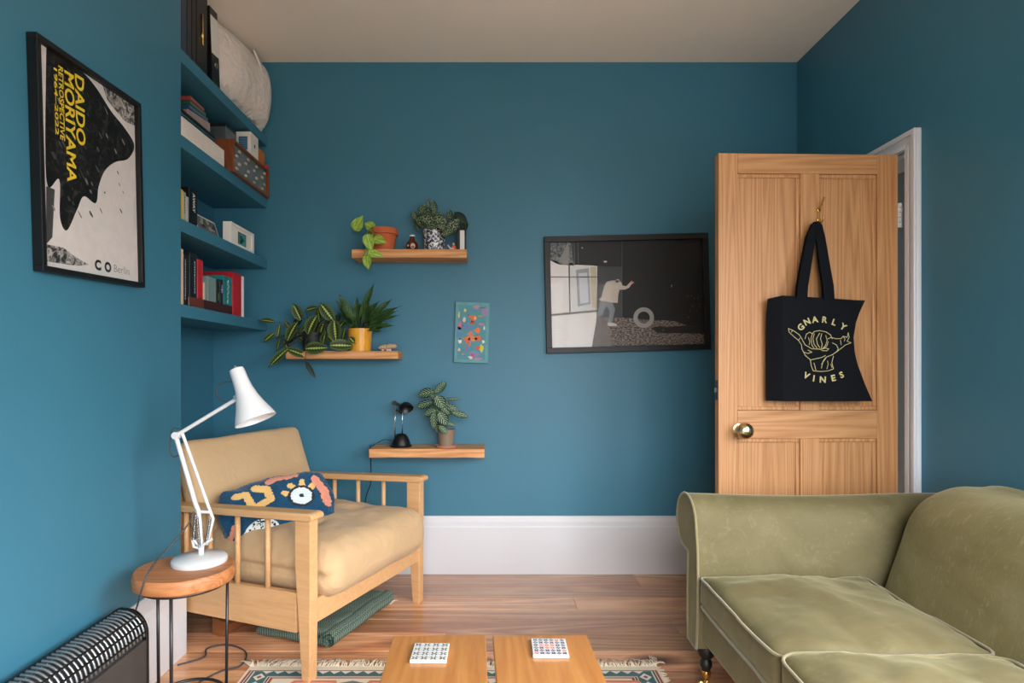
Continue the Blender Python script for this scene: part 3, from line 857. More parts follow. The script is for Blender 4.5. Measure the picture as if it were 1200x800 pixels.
def bands(dx0, dx1, dyt, dyb, m):                               # band between two inset rectangles, wider along the sides
    (ax0, ay0), (ax1, ay1) = dx0, dx1
    X0, X1, Y0, Y1 = RX0 + ax0, RX1 - ax0, RY0 + ay0, RY1 - ay0; U0, U1, V0, V1 = RX0 + ax1, RX1 - ax1, RY0 + ay1, RY1 - ay1
    a.poly([(X0, Y1), (X1, Y1), (U1, V1), (U0, V1)], m); a.poly([(X0, Y0), (X1, Y0), (U1, V0), (U0, V0)], m)
    a.poly([(X0, Y0), (X0, Y1), (U0, V1), (U0, V0)], m); a.poly([(X1, Y0), (X1, Y1), (U1, V1), (U1, V0)], m)
bands((.010, .030), (.018, .033), 0, 0, RED); bands((.022, .034), (.028, .037), 0, 0, NAVY); bands((.034, .038), (.092, .072), 0, 0, TEAL); bands((.096, .076), (.102, .079), 0, 0, NAVY); bands((.106, .082), (.116, .087), 0, 0, RED)
a.layer()
def dia(x, y, r, m, r2=None): a.poly([(x - r, y), (x, y - (r2 or r)), (x + r, y), (x, y + (r2 or r))], m)
n = 34
for i in range(n):
    t = (i + .5) / n; x = RX0 + .06 + t * (RX1 - RX0 - .12)
    a.poly([(x - .02, RY1 - .036), (x, RY1 - .056), (x + .02, RY1 - .036)], CRM); a.poly([(x - .02, RY0 + .036), (x, RY0 + .056), (x + .02, RY0 + .036)], CRM)
for i in range(24):
    y = RY0 + .05 + (i + .5) / 24 * (RY1 - RY0 - .1)
    for x in (RX0 + .063, RX1 - .063): dia(x, y, .022, CRM, .025)
a.layer()
for i in range(24):
    y = RY0 + .05 + (i + .5) / 24 * (RY1 - RY0 - .1)
    for x in (RX0 + .063, RX1 - .063): dia(x, y, .010, RED, .010)
a.layer()
LT = (218, 168, 142)
for j in range(4):
    yc = 1.985 - j * .30
    for i in range(5):
        xc = -.62 + i * .27
        hx_ = [(-.12, 0), (-.075, .105), (.075, .105), (.12, 0), (.075, -.105), (-.075, -.105)]
        a.poly([(xc + p, yc + q) for p, q in hx_], RUST); a.k += 1
        a.poly([(xc + p * .84, yc + q * .84) for p, q in hx_], CRM); a.k += 1
        for t in range(8):
            an = R(45 * t + 22); a.poly([(xc, yc), (xc + .045 * math.cos(an - .5), yc + .045 * math.sin(an - .5)), (xc + .092 * math.cos(an), yc + .088 * math.sin(an)), (xc + .045 * math.cos(an + .5), yc + .045 * math.sin(an + .5))], RUST if t % 2 else LT)
        a.k += 1; dia(xc, yc, .026, NAVY); a.k -= 3
        if i < 4: dia(xc + .135, yc + .13 if j else yc + .085, .05, (96, 118, 128), .018); dia(xc + .135, yc - .0, .012, RED)
a.build('pattern', rug)
bm = bmesh.new(); random.seed(11)
for k in range(420):
    x = RX0 + .133 + (RX1 - RX0) * k / 419; L = random.uniform(.03, .062); a_ = random.uniform(-.6, .6)
    for side, y in ((1, RY1 - 1.5),):
        tube(bm, [(x, y - .002, .005), (x + a_ * L * .5, y + side * L * .5, .006 + random.random() * .01), (x + a_ * L * random.uniform(.6, 1.6), y + side * L, .0035)], .0017, 4)
    if k % 3 == 0:
        y = RY0 - 1.5 + (RY1 - RY0) * (k / 419)
        tube(bm, [(RX1 + .131, y, .004), (RX1 + .133 + .015 + .01 * random.random(), y + random.uniform(-.01, .01), .003)], .0017, 4)
for (x, y, dxx, dyy) in ((RX0 + .135, RY1 - 1.5, -.05, .05), (RX1 + .13, RY1 - 1.5, .0, .09), (RX1 + .11, RY1 - 1.5, .05, .04)):
    for k in range(5): tube(bm, smooth_path([(x, y, .006), (x + dxx * .5 + .006 * k - .01, y + dyy * .5, .01), (x + dxx + .01 * math.sin(k * 2), y + dyy - .004 * k, .004)], 3), .0018, 4)
finish('fringe', bm, M('cream'), rug, smooth=True)['kind'] = 'stuff'

# ------------------------------------------------------------------ two low tables with tiles
def low_table(label, x, y, w, rz, L=.72):
    t = thing('coffee_table', label, 'table', (x, y, .0065), rz, 'pair of low wooden tables')
    H = .3535
    bm = B(-w / 2, w / 2, -L, 0, H - .022, H); finish('table_top', bm, M('table'), t, bevel=.003)
    for sx in (-1, 1):
        for yy in (-L + .06, -.06):
            bm = bmesh.new(); prism(bm, [(sx * (w / 2 - .05), H - .022), (sx * (w / 2 - .012), H - .022), (sx * (w / 2 - .018), 0), (sx * (w / 2 - .038), 0)], yy - .016, yy + .016, 'Y')
            finish('leg', bm, M('table'), t, bevel=.002)
        bm = B(sx * (w / 2 - .04) - .009, sx * (w / 2 - .04) + .009, -L + .076, -.076, H - .07, H - .022); finish('apron', bm, M('table'), t, bevel=.002)
    return t
low_table('left of the two low oak tables, pale tile coaster with leaf pattern on it', -.1398, 1.669, .262, R(1.3))
low_table('right of the two low oak tables, tile coaster with dense mosaic pattern on it', .1445, 1.669, .268, R(1.7))
def tile(label, x, y, rz, kind):
    t = thing('tile_coaster', label, 'coaster', (x, y, .3602), rz, 'tile coasters on the low tables')
    bm = B(-.0475, .0475, -.0475, .0475, 0, .0085); finish('tile', bm, FL((206, 204, 198), .2), t, bevel=.0015)
    a = Art(lambda X, Y, h: Vector((X, Y, .0087 + h)), .0001)
    if kind == 0:
        for i in range(4):
            for j in range(4):
                cx, cy = -.036 + .024 * i, -.036 + .024 * j
                for q in range(4):
                    an = R(90 * q + 45)
                    a.blob(cx + .0052 * math.cos(an) * 1.2, cy + .0052 * math.sin(an), .0048, .0021, (30, 52, 60) if (i + j) % 2 else (50, 76, 52), 8, .1, q, an)
        for i in range(3):
            for j in range(3): a.ring(-.024 + .024 * i, -.024 + .024 * j, .0072, .0083, (90, 112, 160), 14)
    else:
        for i in range(6):
            for j in range(6):
                cx, cy = -.037 + .0148 * i, -.037 + .0148 * j
                r2 = (i - 2.5) ** 2 + (j - 2.5) ** 2
                c = (206, 112, 84) if r2 < 2 or (i * 5 + j * 3) % 7 == 0 else ((62, 70, 104) if (i + j) % 2 else (96, 92, 116))
                for q in range(4): a.blob(cx + .004 * math.cos(R(90 * q + 45 * ((i + j) % 2))), cy + .004 * math.sin(R(90 * q + 45 * ((i + j) % 2))), .0036, .0024, c, 7, .2, q, R(90 * q + 45))
    a.build('glazed_pattern', t)
tile('square white tile coaster with sparse grey-green leaf sprigs on the left table', -.156, 1.556, R(-1), 0)
tile('square white tile coaster with dense blue and orange mosaic on the right table', .1637, 1.583, R(-1), 1)

# ------------------------------------------------------------------ log stool with the white lamp
st = thing('side_table', 'round log-topped stool on thin black metal legs beside the heater', 'stool', (-.98, 1.89, 0))
bm = bmesh.new(); lathe(bm, [(0, .434), (.142, .434), (.149, .44), (.151, .458), (.149, .472), (.144, .479), (0, .479)], (0, 0, 0), 48, wob=.035, seed=2)
finish('wooden_top', bm, M('slab'), st, smooth=True, auto=35)
bm = bmesh.new(); loop_tube(bm, [(.128 * math.cos(R(a)), .128 * math.sin(R(a)), .4285) for a in range(0, 360, 10)], .005, 8); finish('top_ring', bm, M('metal'), st, smooth=True)
bm = bmesh.new(); loop_tube(bm, [(.118 * math.cos(R(a)), .118 * math.sin(R(a)), .055) for a in range(0, 360, 10)], .005, 8); finish('foot_ring', bm, M('metal'), st, smooth=True)
for a in (157, -80, 32):
    bm = bmesh.new(); tube(bm, [(.126 * math.cos(R(a)), .126 * math.sin(R(a)), .428), (.122 * math.cos(R(a)), .122 * math.sin(R(a)), 0)], .0052, 8); finish('leg', bm, M('metal'), st, smooth=True)

LY = 1.935
lamp = thing('desk_lamp', 'white sprung-arm desk lamp with a round base on the log stool', 'lamp', (at(234, 655, LY).x, LY, .4792))
lo = lamp.location.copy()
def lp(px, py, dy=0): p = at(px, py, LY) - lo; p.y += dy; return p
def rod(name, pts, r, mt='whitelamp', parent=lamp, n=10):
    bm = bmesh.new(); tube(bm, pts, r, n); return finish(name, bm, M(mt), parent, smooth=True, auto=60)
bm = bmesh.new(); lathe(bm, [(0, 0), (.084, 0), (.086, .004), (.085, .014), (.078, .020), (.03, .026), (0, .027)], (0, 0, 0), 40); finish('base', bm, M('whitelamp'), lamp, smooth=True, auto=40)
bm = bmesh.new(); tube(bm, [(lp(235.5, 650).x, 0, .024), (lp(236, 640).x, 0, lp(236, 638).z)], .009, 14)
for dy in (-.008, .008): tube(bm, [lp(229, 632, dy), lp(236, 640, dy), lp(247, 632, dy)], .005, 8)
finish('swivel', bm, M('whitelamp'), lamp, smooth=True, auto=60)
rod('lower_arm', [lp(236, 638), lp(232.5, 598), lp(229, 590), lp(207, 514)], .0075)
rod('lower_arm', [lp(241, 638, .004), lp(249, 608, .004), lp(243, 592, .004), lp(213, 508, .004)], .0055)
rod('link', [lp(231, 599), lp(245, 600)], .005)
bm = bmesh.new(); tube(bm, [lp(207, 510, -.012), lp(207, 510, .012)], .012, 16); finish('elbow', bm, M('whitelamp'), lamp, smooth=True, auto=50)
rod('upper_arm', [lp(205, 511), lp(281, 465)], .0065)
def spring(p, q, r=.0045, turns=26):
    p = Vector(p); q = Vector(q); d = q - p; u = d.orthogonal().normalized(); w = d.normalized().cross(u); pts = []
    for k in range(turns * 6 + 1):
        t = k / (turns * 6); a_ = 2 * PI * t * turns; pts.append(p + d * t + (u * math.cos(a_) + w * math.sin(a_)) * r)
    bm = bmesh.new(); tube(bm, pts, .0012, 4); return finish('spring', bm, M('chrome'), lamp, smooth=True)
spring(lp(228, 632, -.01), lp(231, 602, -.01)); spring(lp(236, 640, -.012), lp(233, 604, -.012)); spring(lp(243, 636, -.008), lp(247.5, 606, -.008))
rod('spring_bracket', [lp(226, 630, -.004), lp(228, 640, -.004), lp(236, 642, -.004)], .005)
# shade
ax = (lp(302.5, 492) - lp(277, 432.5)); Ls = ax.length; axd = (ax.normalized() + Vector((0, -.10, 0))).normalized()
qm = Vector((0, 0, 1)).rotation_difference(axd).to_matrix().to_4x4()
pxm = LY / F_PX
pr = [(8, 0), (8.6, .05), (8.8, .2), (10, .38), (12.6, .55), (16.5, .72), (20.5, .86), (23.3, .97), (23.6, 1.0)]
prof = [(r * pxm, t * Ls) for r, t in pr] + [(r * pxm - .0015, t * Ls) for r, t in pr[::-1][:-1]] + [(7.2 * pxm, .01), ]
bm = bmesh.new(); lathe(bm, [(0, 0)] + [(pr[0][0] * pxm * .9, 0)] + prof, lp(277, 432.5), 36, mat=qm)
sh = finish('shade', bm, M('whitelamp'), lamp, smooth=True, auto=50)
bm = bmesh.new(); lathe(bm, [(0, -.004), (6 * pxm, -.004), (6.5 * pxm, -.0005), (0, -.0005)], lp(277, 432.5), 20, mat=qm); lathe(bm, [(0, -.012), (.004, -.012), (.004, -.003), (0, -.003)], lp(277, 432.5), 12, mat=qm)
finish('cap', bm, M('chrome'), sh, smooth=True, auto=40)
bm = bmesh.new(); tube(bm, [lp(281, 465, -.032), lp(281, 465, .0)], .008, 12); finish('joint_knob', bm, M('chrome'), sh, smooth=True, auto=50)
bm = bmesh.new(); lathe(bm, [(0, .35 * Ls), (.012, .35 * Ls), (.018, .55 * Ls), (.028, .75 * Ls), (.024, .88 * Ls), (0, .93 * Ls)], lp(277, 432.5), 20, mat=qm); finish('bulb', bm, M('paper'), sh, smooth=True)
bm = bmesh.new(); tube(bm, smooth_path([lp(274, 448), lp(266, 447), lp(255, 453), lp(254, 462), lp(262, 470), lp(272, 471)]), .0022, 6)
finish('cable', bm, M('cord'), lamp, smooth=True); bm = bmesh.new()
tube(bm, smooth_path([lp(212, 503), lp(203, 502), lp(200, 512), lp(199, 528), lp(203, 535), lp(210, 533)]), .0026, 6)
finish('cable', bm, M('cord'), lamp, smooth=True); bm = bmesh.new()
tube(bm, smooth_path([lp(229, 598, -.012), at(222, 612, 1.91) - lo, at(205, 633, 1.87) - lo, at(187, 652, 1.81) - lo, at(173, 672, 1.74) - lo, at(165, 694, 1.728) - lo, at(162, 706, 1.765) - lo, at(159.5, 714, 1.85) - lo, at(158, 722, 1.895) - lo, at(158, 770, 1.905) - lo, Vector((-1.15, 1.92, .012)) - lo]), .0026, 6)
finish('cable', bm, M('cord'), lamp, smooth=True)
cb = [(-1.12, 1.93), (-1.06, 1.99), (-1.02, 2.1), (-.98, 2.16), (-.93, 2.2), (-.955, 2.3), (-1.05, 2.36), (-1.12, 2.33), (-1.1, 2.26), (-1.17, 2.2)]
bm = bmesh.new(); tube(bm, smooth_path([(x, y, .005) for x, y in cb]), .0034, 6); o = finish('floor_cable', bm, M('cord'), smooth=True); recenter(o); tag(o, 'dark looped cable lying on the floorboards behind the stool', 'cable')

# ------------------------------------------------------------------ convector heater
HY0, HY1, HZ = 1.16, 1.872, .358
ht = thing('heater', 'dark grey convector heater with a curved slotted top along the left wall', 'heater', (-1.13, (HY0 + HY1) / 2, 0))
hc = ht.location.copy()
def hprof(ins=0):
    xb, xf = LX + .026 + ins, -1.085 - ins
    p = [(xb, HZ - .012 - ins)]
    p += [(xb + .012, HZ - ins)]
    for a_ in range(70, -1, -10): p.append((xf - .075 + .075 * math.cos(R(a_)), HZ - .085 - ins * 0 + (.085 - ins) * math.sin(R(a_))))
    return p
bm = bmesh.new()
# body below, with an open top filled by a dark liner
prism(bm, [(-1.186, .05), (-1.186, HZ - .03), (-1.10, HZ - .10), (-1.087, HZ - .10), (-1.087, .05)], HY0 + .01, HY1 - .01, 'Y', 0); bm.transform(Matrix.Translation(-hc))
finish('body', bm, M('heater'), ht, bevel=.004)
for y in (HY0, HY1 - .012):
    bm = bmesh.new(); pr = hprof(); pts = [(x, z) for x, z in pr] + [(-1.083, .04), (LX + .024, .04)]
    prism(bm, pts, y, y + .012, 'Y'); bm.transform(Matrix.Translation(-hc)); finish('end_cap', bm, M('black'), ht, bevel=.003)
bm = bmesh.new(); pr = hprof(.002)
y = HY0 + .022
while y < HY1 - .02:
    tube(bm, [Vector((x, y, z)) - hc for x, z in pr], .0038, 6); y += .0175
finish('grille_ribs', bm, M('rib'), ht, smooth=True)
bm = bmesh.new()
for i in (1, 4, 6, 8):
    x, z = pr[i]; box(bm, x - .004 - hc.x, x + .004 - hc.x, HY0 + .012 - hc.y, HY1 - .012 - hc.y, z - .003, z + .0035)
finish('grille_bars', bm, M('black'), ht, bevel=.001)
bm = bmesh.new()
bm.free()
for y in (HY0 + .08, HY1 - .1):
    finish('foot', B(-1.18 - hc.x, -1.085 - hc.x, y - hc.y, y + .03 - hc.y, 0, .05), M('black'), ht, bevel=.003)
# ------------------------------------------------------------------ fitted alcove shelves
for nm, z in (('topmost', 2.376), ('second', 2.039), ('third', 1.708), ('lowest', 1.371)):
    bm = B(AX, LX, BRY, BY, z - .05, z); o = finish('alcove_shelf', bm, M('shelfblue'), bevel=.001); recenter(o)
    tag(o, {'topmost': 'topmost blue painted alcove shelf, under the white pillow and lever arch files', 'second': 'blue painted alcove shelf under the white box and parts cabinet',
            'third': 'blue painted alcove shelf under the small white picture block', 'lowest': 'lowest blue painted alcove shelf under the row of red and black books'}[nm], 'shelf', 'fitted alcove shelves')
S1, S2, S3, S4 = 2.3762, 2.0392, 1.7082, 1.3712
def Yf(px, xf): return -xf * F_PX / (573 - px)
def book(name, label, cat, px0, px1, z0, h, d=.15, xf=-1.222, col=(20, 20, 24), group=None, pages=True, tilt=0, mt=None):
    y0, y1 = Yf(px0, xf) + .0006, Yf(px1, xf) - .0006
    t = thing(name, label, cat, (xf - d / 2, (y0 + y1) / 2, z0), 0, group)
    if tilt: t.rotation_euler = (R(tilt), 0, 0)
    w = y1 - y0; bm = bmesh.new(); c = .0018 if w > .012 else .0008
    box(bm, -d / 2, d / 2, -w / 2, -w / 2 + c, 0, h); box(bm, -d / 2, d / 2, w / 2 - c, w / 2, 0, h); box(bm, d / 2 - .002, d / 2, -w / 2 + c, w / 2 - c, 0, h)
    finish('cover', bm, mt or FL(col, .45), t, bevel=.0008, seg=1)
    bm = B(-d / 2 + .003, d / 2 - .002, -w / 2 + c, w / 2 - c, .003, h - .004); finish('pages', bm, M('paper'), t)
    return t, w, d, h
def spine(t, w, d, h, fn):
    a = Art(lambda x, y, hh: Vector((d / 2 + .0003 + hh, x, y)), .0001); fn(a, w, h); return a.build('spine_print', t)
def marks(col, x, z0, z1, w, seed, n=12):
    def fn(a, W, H):
        random.seed(seed); z = z1
        while z > z0:
            L = random.uniform(.003, .010); a.rect(x * W - w / 2 * random.uniform(.6, 1), x * W + w / 2 * random.uniform(.6, 1), (z - L), z, col); z -= L + .0035
    return fn
GB = 'books on the lowest alcove shelf'
z_l = S4 + .0405
book('book', 'tall cream-spined book, first at the left end of the lowest alcove shelf', 'book', 209.8, 214.8, S4, .222, .19, col=(214, 178, 150), group=GB)
b = book('book', 'tall black book with thin white title beside the cream-spined book', 'book', 215, 221.8, S4, .205, .17, col=(14, 14, 18), group=GB); spine(*b, marks((196, 204, 214), -.18, .03, .185, .006, 1))
# lying books carry the next ones
def lying(label, px0, px1, h, col, d=.2, xf=-1.216):
    y0, y1 = Yf(px0, xf) + .001, Yf(px1, xf) - .001
    t = thing('book', label, 'book', (xf - d / 2, (y0 + y1) / 2, S4), 0, GB); L = y1 - y0
    bm = bmesh.new(); box(bm, -d / 2, d / 2, -L / 2, L / 2, 0, .003); box(bm, -d / 2, d / 2, -L / 2, L / 2, h - .003, h); box(bm, d / 2 - .004, d / 2, -L / 2, L / 2, .003, h - .003)
    finish('cover', bm, FL(col, .5), t, bevel=.002); bm = B(-d / 2 + .004, d / 2 - .004, -L / 2 + .003, L / 2 - .003, .003, h - .003); finish('pages', bm, M('paper'), t)
lying('brown leather-look book lying flat under the black and red upright books', 222, 238.2, .040, (96, 44, 28))
lying('dark maroon book lying flat under the grey-green and teal books', 238.4, 272.4, .040, (58, 22, 20))
b = book('book', 'black book with long white title standing left of the bright red one', 'book', 222.2, 230.8, z_l, .182, .15, col=(16, 18, 26), group=GB); spine(*b, marks((206, 208, 214), .2, .02, .15, .007, 2))
book('book', 'bright red slim book standing on the brown lying book', 'book', 231.4, 237.8, z_l, .165, .15, col=(186, 24, 38), group=GB)
book('book', 'thin pale small book right of the bright red slim one', 'book', 238.6, 240.4, z_l, .075, .10, col=(196, 176, 152), group=GB)
b = book('book', 'small grey-green book with a pale edge on the maroon lying book', 'book', 243.4, 253, z_l, .107, .11, col=(116, 140, 136), group=GB)
b = book('book', 'small black paperback with green marks left of the teal book', 'book', 253.4, 257.6, z_l, .105, .11, col=(18, 20, 18), group=GB); spine(*b, marks((128, 176, 84), .1, .012, .045, .008, 3))
b = book('book', 'small dark navy paperback with a white mark touching the teal book', 'book', 257.8, 261.6, z_l, .11, .11, col=(20, 22, 40), group=GB); spine(*b, marks((198, 206, 226), .1, .055, .085, .012, 4))
b = book('book', 'teal book with wavy white lettering on its spine', 'book', 262, 272, z_l, .135, .12, col=(20, 120, 124), group=GB)
def teal(a, W, H):
    a.stroke([(-.004, .012), (.0, .03), (-.004, .05), (.006, .065), (-.002, .075), (.008, .09), (-.004, .1), (.003, .115)], .012, (206, 224, 210))
spine(*b, teal)
book('book', 'thick red hardback at the right of the teal book', 'book', 272.8, 283, S4, .205, .18, col=(176, 18, 28), group=GB, xf=-1.218)
book('book', 'thin white book, last at the right end of the lowest alcove shelf', 'book', 283.6, 286, S4, .2, .18, col=(222, 220, 216), group=GB, xf=-1.218)
GC = 'books on the third alcove shelf'
book('book', 'yellow-spined slim book at the left end of the third alcove shelf', 'book', 210.5, 214.6, S3, .122, .14, col=(196, 172, 40), group=GC)
b = book('book', 'grey slim magazine-like book next to the yellow-spined one', 'book', 214.8, 218, S3, .118, .14, col=(156, 156, 152), group=GC); spine(*b, marks((70, 70, 78), 0, .03, .1, .006, 5))
book('book', 'pale grey book between the grey slim one and the black one', 'book', 218.2, 221, S3, .105, .14, col=(172, 172, 170), group=GC)
b = book('book', 'black book with bold white lettering on the third alcove shelf', 'book', 221.4, 231.4, S3, .15, .16, col=(12, 12, 14), group=GC)
def white_word(a, W, H):
    a.text('AWAY', .004, .094, .026, (214, 214, 214), R(-90), .0006)
spine(*b, white_word)
# small black and white photograph leaning back
y0, y1 = Yf(232.5, -1.22), Yf(257.5, -1.22)
t = thing('photograph', 'small black and white photo print leaning back on the third alcove shelf', 'photograph', (-1.222, (y0 + y1) / 2, S3)); t.rotation_euler = (0, R(-18), 0)
W = y1 - y0; bm = B(-.002, 0, -W / 2, W / 2, 0, .07); finish('card', bm, M('paper'), t)
a = Art(lambda x, y, h: Vector((.0004 + h, x, y)), .0002); a.rect(-W / 2 + .005, W / 2 - .005, .005, .065, (96, 98, 96)); a.layer(); random.seed(3)
for k in range(16): a.blob(random.uniform(-W / 2 + .03, W / 2 - .03), random.uniform(.018, .052), random.uniform(.006, .02), random.uniform(.005, .012), random.choice([(24, 24, 24), (40, 42, 40), (150, 152, 148), (60, 60, 60)]), 9, .5, k); a.layer()
a.build('image', t)
# white block with a little blue picture
y0, y1 = Yf(271, -1.216), Yf(298, -1.216); W = y1 - y0
t = thing('picture_block', 'white square block frame holding a small blue-green picture on the alcove shelf', 'picture frame', (-1.236, (y0 + y1) / 2, S3))
bm = bmesh.new(); box(bm, -.02, .015, -W / 2, W / 2, 0, .103)
for q in ((-W / 2, W / 2, .09, .103), (-W / 2, W / 2, 0, .013), (-W / 2, -W / 2 + .03, .013, .09), (W / 2 - .03, W / 2, .013, .09)): box(bm, .015, .02, *q)
finish('frame', bm, M('paper'), t, bevel=.001)
a = Art(lambda x, y, h: Vector((.0152 + h, x, y)), .0003); a.rect(-.05, .045, .013, .075, (22, 52, 62)); a.layer(); a.rect(-.044, .039, .013, .070, (62, 142, 142)); a.layer()
for k in range(7): a.blob(-.01 + .014 * math.cos(k * 2.1), .042 + .012 * math.sin(k * 2.1), .014, .009, [(30, 60, 54), (46, 86, 74), (24, 40, 44)][k % 3], 9, .5, k); a.layer()
a.build('picture', t)
# second shelf
def carton(name, label, cat, xf, d, y0, y1, z0, z1, mt, group=None, bev=.002):
    t = thing(name, label, cat, (xf - d / 2, (y0 + y1) / 2, z0), 0, group); W, H = y1 - y0, z1 - z0
    finish('box_body', B(-d / 2, d / 2, -W / 2, W / 2, 0, H), mt, t, bevel=bev); return t, W, H
carton('storage_box', 'long white box on the second alcove shelf', 'box', -1.2145, .25, 2.318, Yf(263, -1.2145), S2, S2 + .077, FL((226, 218, 210)))
t, W, H = carton('laptop_case', 'flat black case with a silver edge lying on the long white box', 'case', -1.225, .22, 2.315, 2.62, S2 + .0775, S2 + .115, FL((16, 16, 18), .3))
finish('silver_edge', B(.1105, .1125, -W / 2, W / 2, .012, .018), M('chrome'), t)
random.seed(5)
for k, (c, l) in enumerate((((176, 140, 136), 'pale pink magazine at the bottom of the small pile under the topmost shelf'), ((30, 78, 112), 'blue magazine in the small pile under the topmost shelf'), ((40, 84, 70), 'green magazine in the small pile under the topmost shelf'), ((150, 58, 42), 'red magazine on top of the small pile under the topmost shelf'))):
    z = S2 + .118 + k * .0175 + (0 if k == 0 else .028)
    hh = .045 if k == 0 else .0165
    t = thing('magazine', l, 'magazine', (-1.335, 2.535 - k * .006, z), R(-8 + k * 3), 'pile of magazines on the second shelf')
    finish('cover', B(-.09, .09, -.075, .075 - .01 * k, 0, hh), FL(c), t, bevel=.002)
    finish('pages', B(-.087, .0915, -.072, .072 - .01 * k, .003, hh - .003), FL((150, 132, 128)) if k == 0 else FL(tuple(int(v * .6 + 60) for v in c)), t)
PB = S2 + .153
yo0, yo1 = 2.742, 3.19
t = thing('parts_cabinet', 'wooden tray cabinet with small cream tags behind a grey front on the second alcove shelf', 'cabinet', (-1.27, (yo0 + yo1) / 2, S2)); W = yo1 - yo0
bm = bmesh.new(); box(bm, -.08, .075, -W / 2, -W / 2 + .012, 0, .153); box(bm, -.08, .075, W / 2 - .012, W / 2, 0, .153); box(bm, -.08, .075, -W / 2 + .012, W / 2 - .012, 0, .012); box(bm, -.08, .075, -W / 2 + .012, W / 2 - .012, .141, .153); box(bm, -.08, -.07, -W / 2 + .012, W / 2 - .012, .012, .141)
finish('case', bm, wood('cabinet_wood', (96, 50, 28), (140, 80, 48), 'Z', 3), t, bevel=.001)
finish('front_panel', B(.045, .06, -W / 2 + .012, W / 2 - .012, .012, .141), FL((112, 120, 120), .25), t)
for k in range(16):
    i, j = k % 4, k // 4; y = -W / 2 + .06 + j * .105 + (i % 2) * .03; z = .032 + i * .03
    finish('tag', B(.06, .068, y - .009, y + .009, z - .006, z + .006), FL((182, 178, 164)), t, bevel=.001)
bm = bmesh.new(); lathe(bm, [(0, 0), (.014, 0), (.018, .008), (.014, .018), (0, .021)], (-1.205, 3.16, PB + .0), 16); o = finish('red_bauble', bm, FL((186, 34, 60)), smooth=True); recenter(o); tag(o, 'small red round trinket on the tray cabinet next to the back wall', 'trinket')
t, W, H = carton('metal_box', 'grey metal box on the tray cabinet behind the long white box', 'box', -1.25, .10, 2.785, 2.895, PB + .0003, PB + .09, plain('brushed_tin', (128, 138, 140), .35, .7))
finish('lid', B(-.0505, .0505, -W / 2 - .0005, W / 2 + .0005, H * .82, H + .001), M('metal'), t, bevel=.002)
t, W, H = carton('window_box', 'white carton with a blue square panel on the tray cabinet', 'box', -1.2, .075, 2.952, 3.05, PB + .0003, PB + .118, FL((228, 222, 214)))
a = Art(lambda x, y, h: Vector((x, -W / 2 - .0006 - h, y)), .0003); a.rect(-.026, .024, .022, .096, (206, 214, 216)); a.layer(); a.rect(-.023, .021, .026, .092, (54, 98, 130)); a.layer()
for k in range(5): a.rect(-.019, .017, .034 + k * .011, .036 + k * .011, (120, 160, 184))
a.build('blue_panel', t)
a = Art(lambda x, y, h: Vector((.0378 + h, x, y)), .0003); a.rect(-.008, .008, .05, .068, (60, 60, 60)); a.build('clasp', t)
t, W, H = carton('orange_box', 'small orange-brown box between the white carton and the back wall', 'box', -1.21, .08, 3.065, 3.165, PB + .032, PB + .085, FL((196, 116, 50)))
bpy.data.objects.remove(t.children[0]); finish('box_body', B(-.04, .04, -.05, .05, -.0317, .053), FL((196, 116, 50)), t, bevel=.002)
# top shelf: files and the pillow
GF = 'files on the topmost alcove shelf'
def binder(label, py0, py1, h, col, xf=-1.218, tilt=0, extra=None, d=.27):
    t = thing('lever_arch_file', label, 'file', (xf - d / 2, (py0 + py1) / 2, S1 + (.003 if tilt else 0)), 0, GF); w = py1 - py0
    t.rotation_euler = (R(tilt), 0, 0)
    bm = bmesh.new(); box(bm, -d / 2, d / 2, -w / 2, -w / 2 + .003, 0, h); box(bm, -d / 2, d / 2, w / 2 - .003, w / 2, 0, h); box(bm, d / 2 - .003, d / 2, -w / 2 + .003, w / 2 - .003, 0, h)
    finish('cover', bm, FL(col, .35), t, bevel=.0015)
    finish('papers', B(-d / 2 + .01, d / 2 - .01, -w / 2 + .005, w / 2 - .02, .004, h - .02), M('paper'), t)
    if extra: extra(t, w, d, h)
    return t
binder('navy blue file at the left end of the topmost alcove shelf', 2.318, 2.362, .33, (26, 44, 72))
binder('slim dark slate file second from the left on the topmost alcove shelf', 2.365, 2.40, .33, (22, 34, 48))
binder('slim black file between the slate file and the clipped black file', 2.403, 2.438, .34, (14, 14, 16))
def clip(t, w, d, h):
    bm = bmesh.new(); tube(bm, [(d / 2 + .004, 0, .11), (d / 2 + .004, -.006, .24)], .004, 6); lathe(bm, [(0, 0), (.009, 0), (.009, .003), (0, .003)], (d / 2, -.002, .15), 14, mat=Matrix.Rotation(R(90), 4, 'Y'))
    finish('clip', bm, M('brass'), t)
binder('black lever arch file with a pale metal clip on its spine', 2.441, 2.535, .345, (12, 12, 14), tilt=0, extra=clip)
def wlab(t, w, d, h):
    finish('label_band', B(d / 2 + .0002, d / 2 + .0012, -w / 2 + .003, w / 2 - .003, .13, h - .035), M('paper'), t)
    bm = bmesh.new(); loop_tube(bm, [(d / 2 + .002, .011 * math.cos(R(a_)), .085 + .011 * math.sin(R(a_))) for a_ in range(0, 360, 30)], .0018, 5); finish('finger_ring', bm, M('chrome'), t)
binder('leaning black lever arch file with a white spine label beside the pillow', 2.582, 2.655, .325, (16, 16, 18), tilt=5, extra=wlab)
def pilfn(p):
    q = p.copy(); u, w = p.y / .25, p.z / .185
    k = max(.15, max(0, 1 - abs(u) ** 3.2) ** .6) * max(.2, max(0, 1 - abs(w) ** 3) ** .6)
    q.x = p.x * k + .035 * u
    if u > .3: q.z *= 1 - .42 * (u - .3) ** 1.2 * (1 if p.z > 0 else .0); q.x += .06 * (u - .3)
    if w < 0: q.x += .0
    return q
bm = softbox(.12, .25, .185, .04, 0, (24, 64, 52), .03, 21, pilfn, 9)
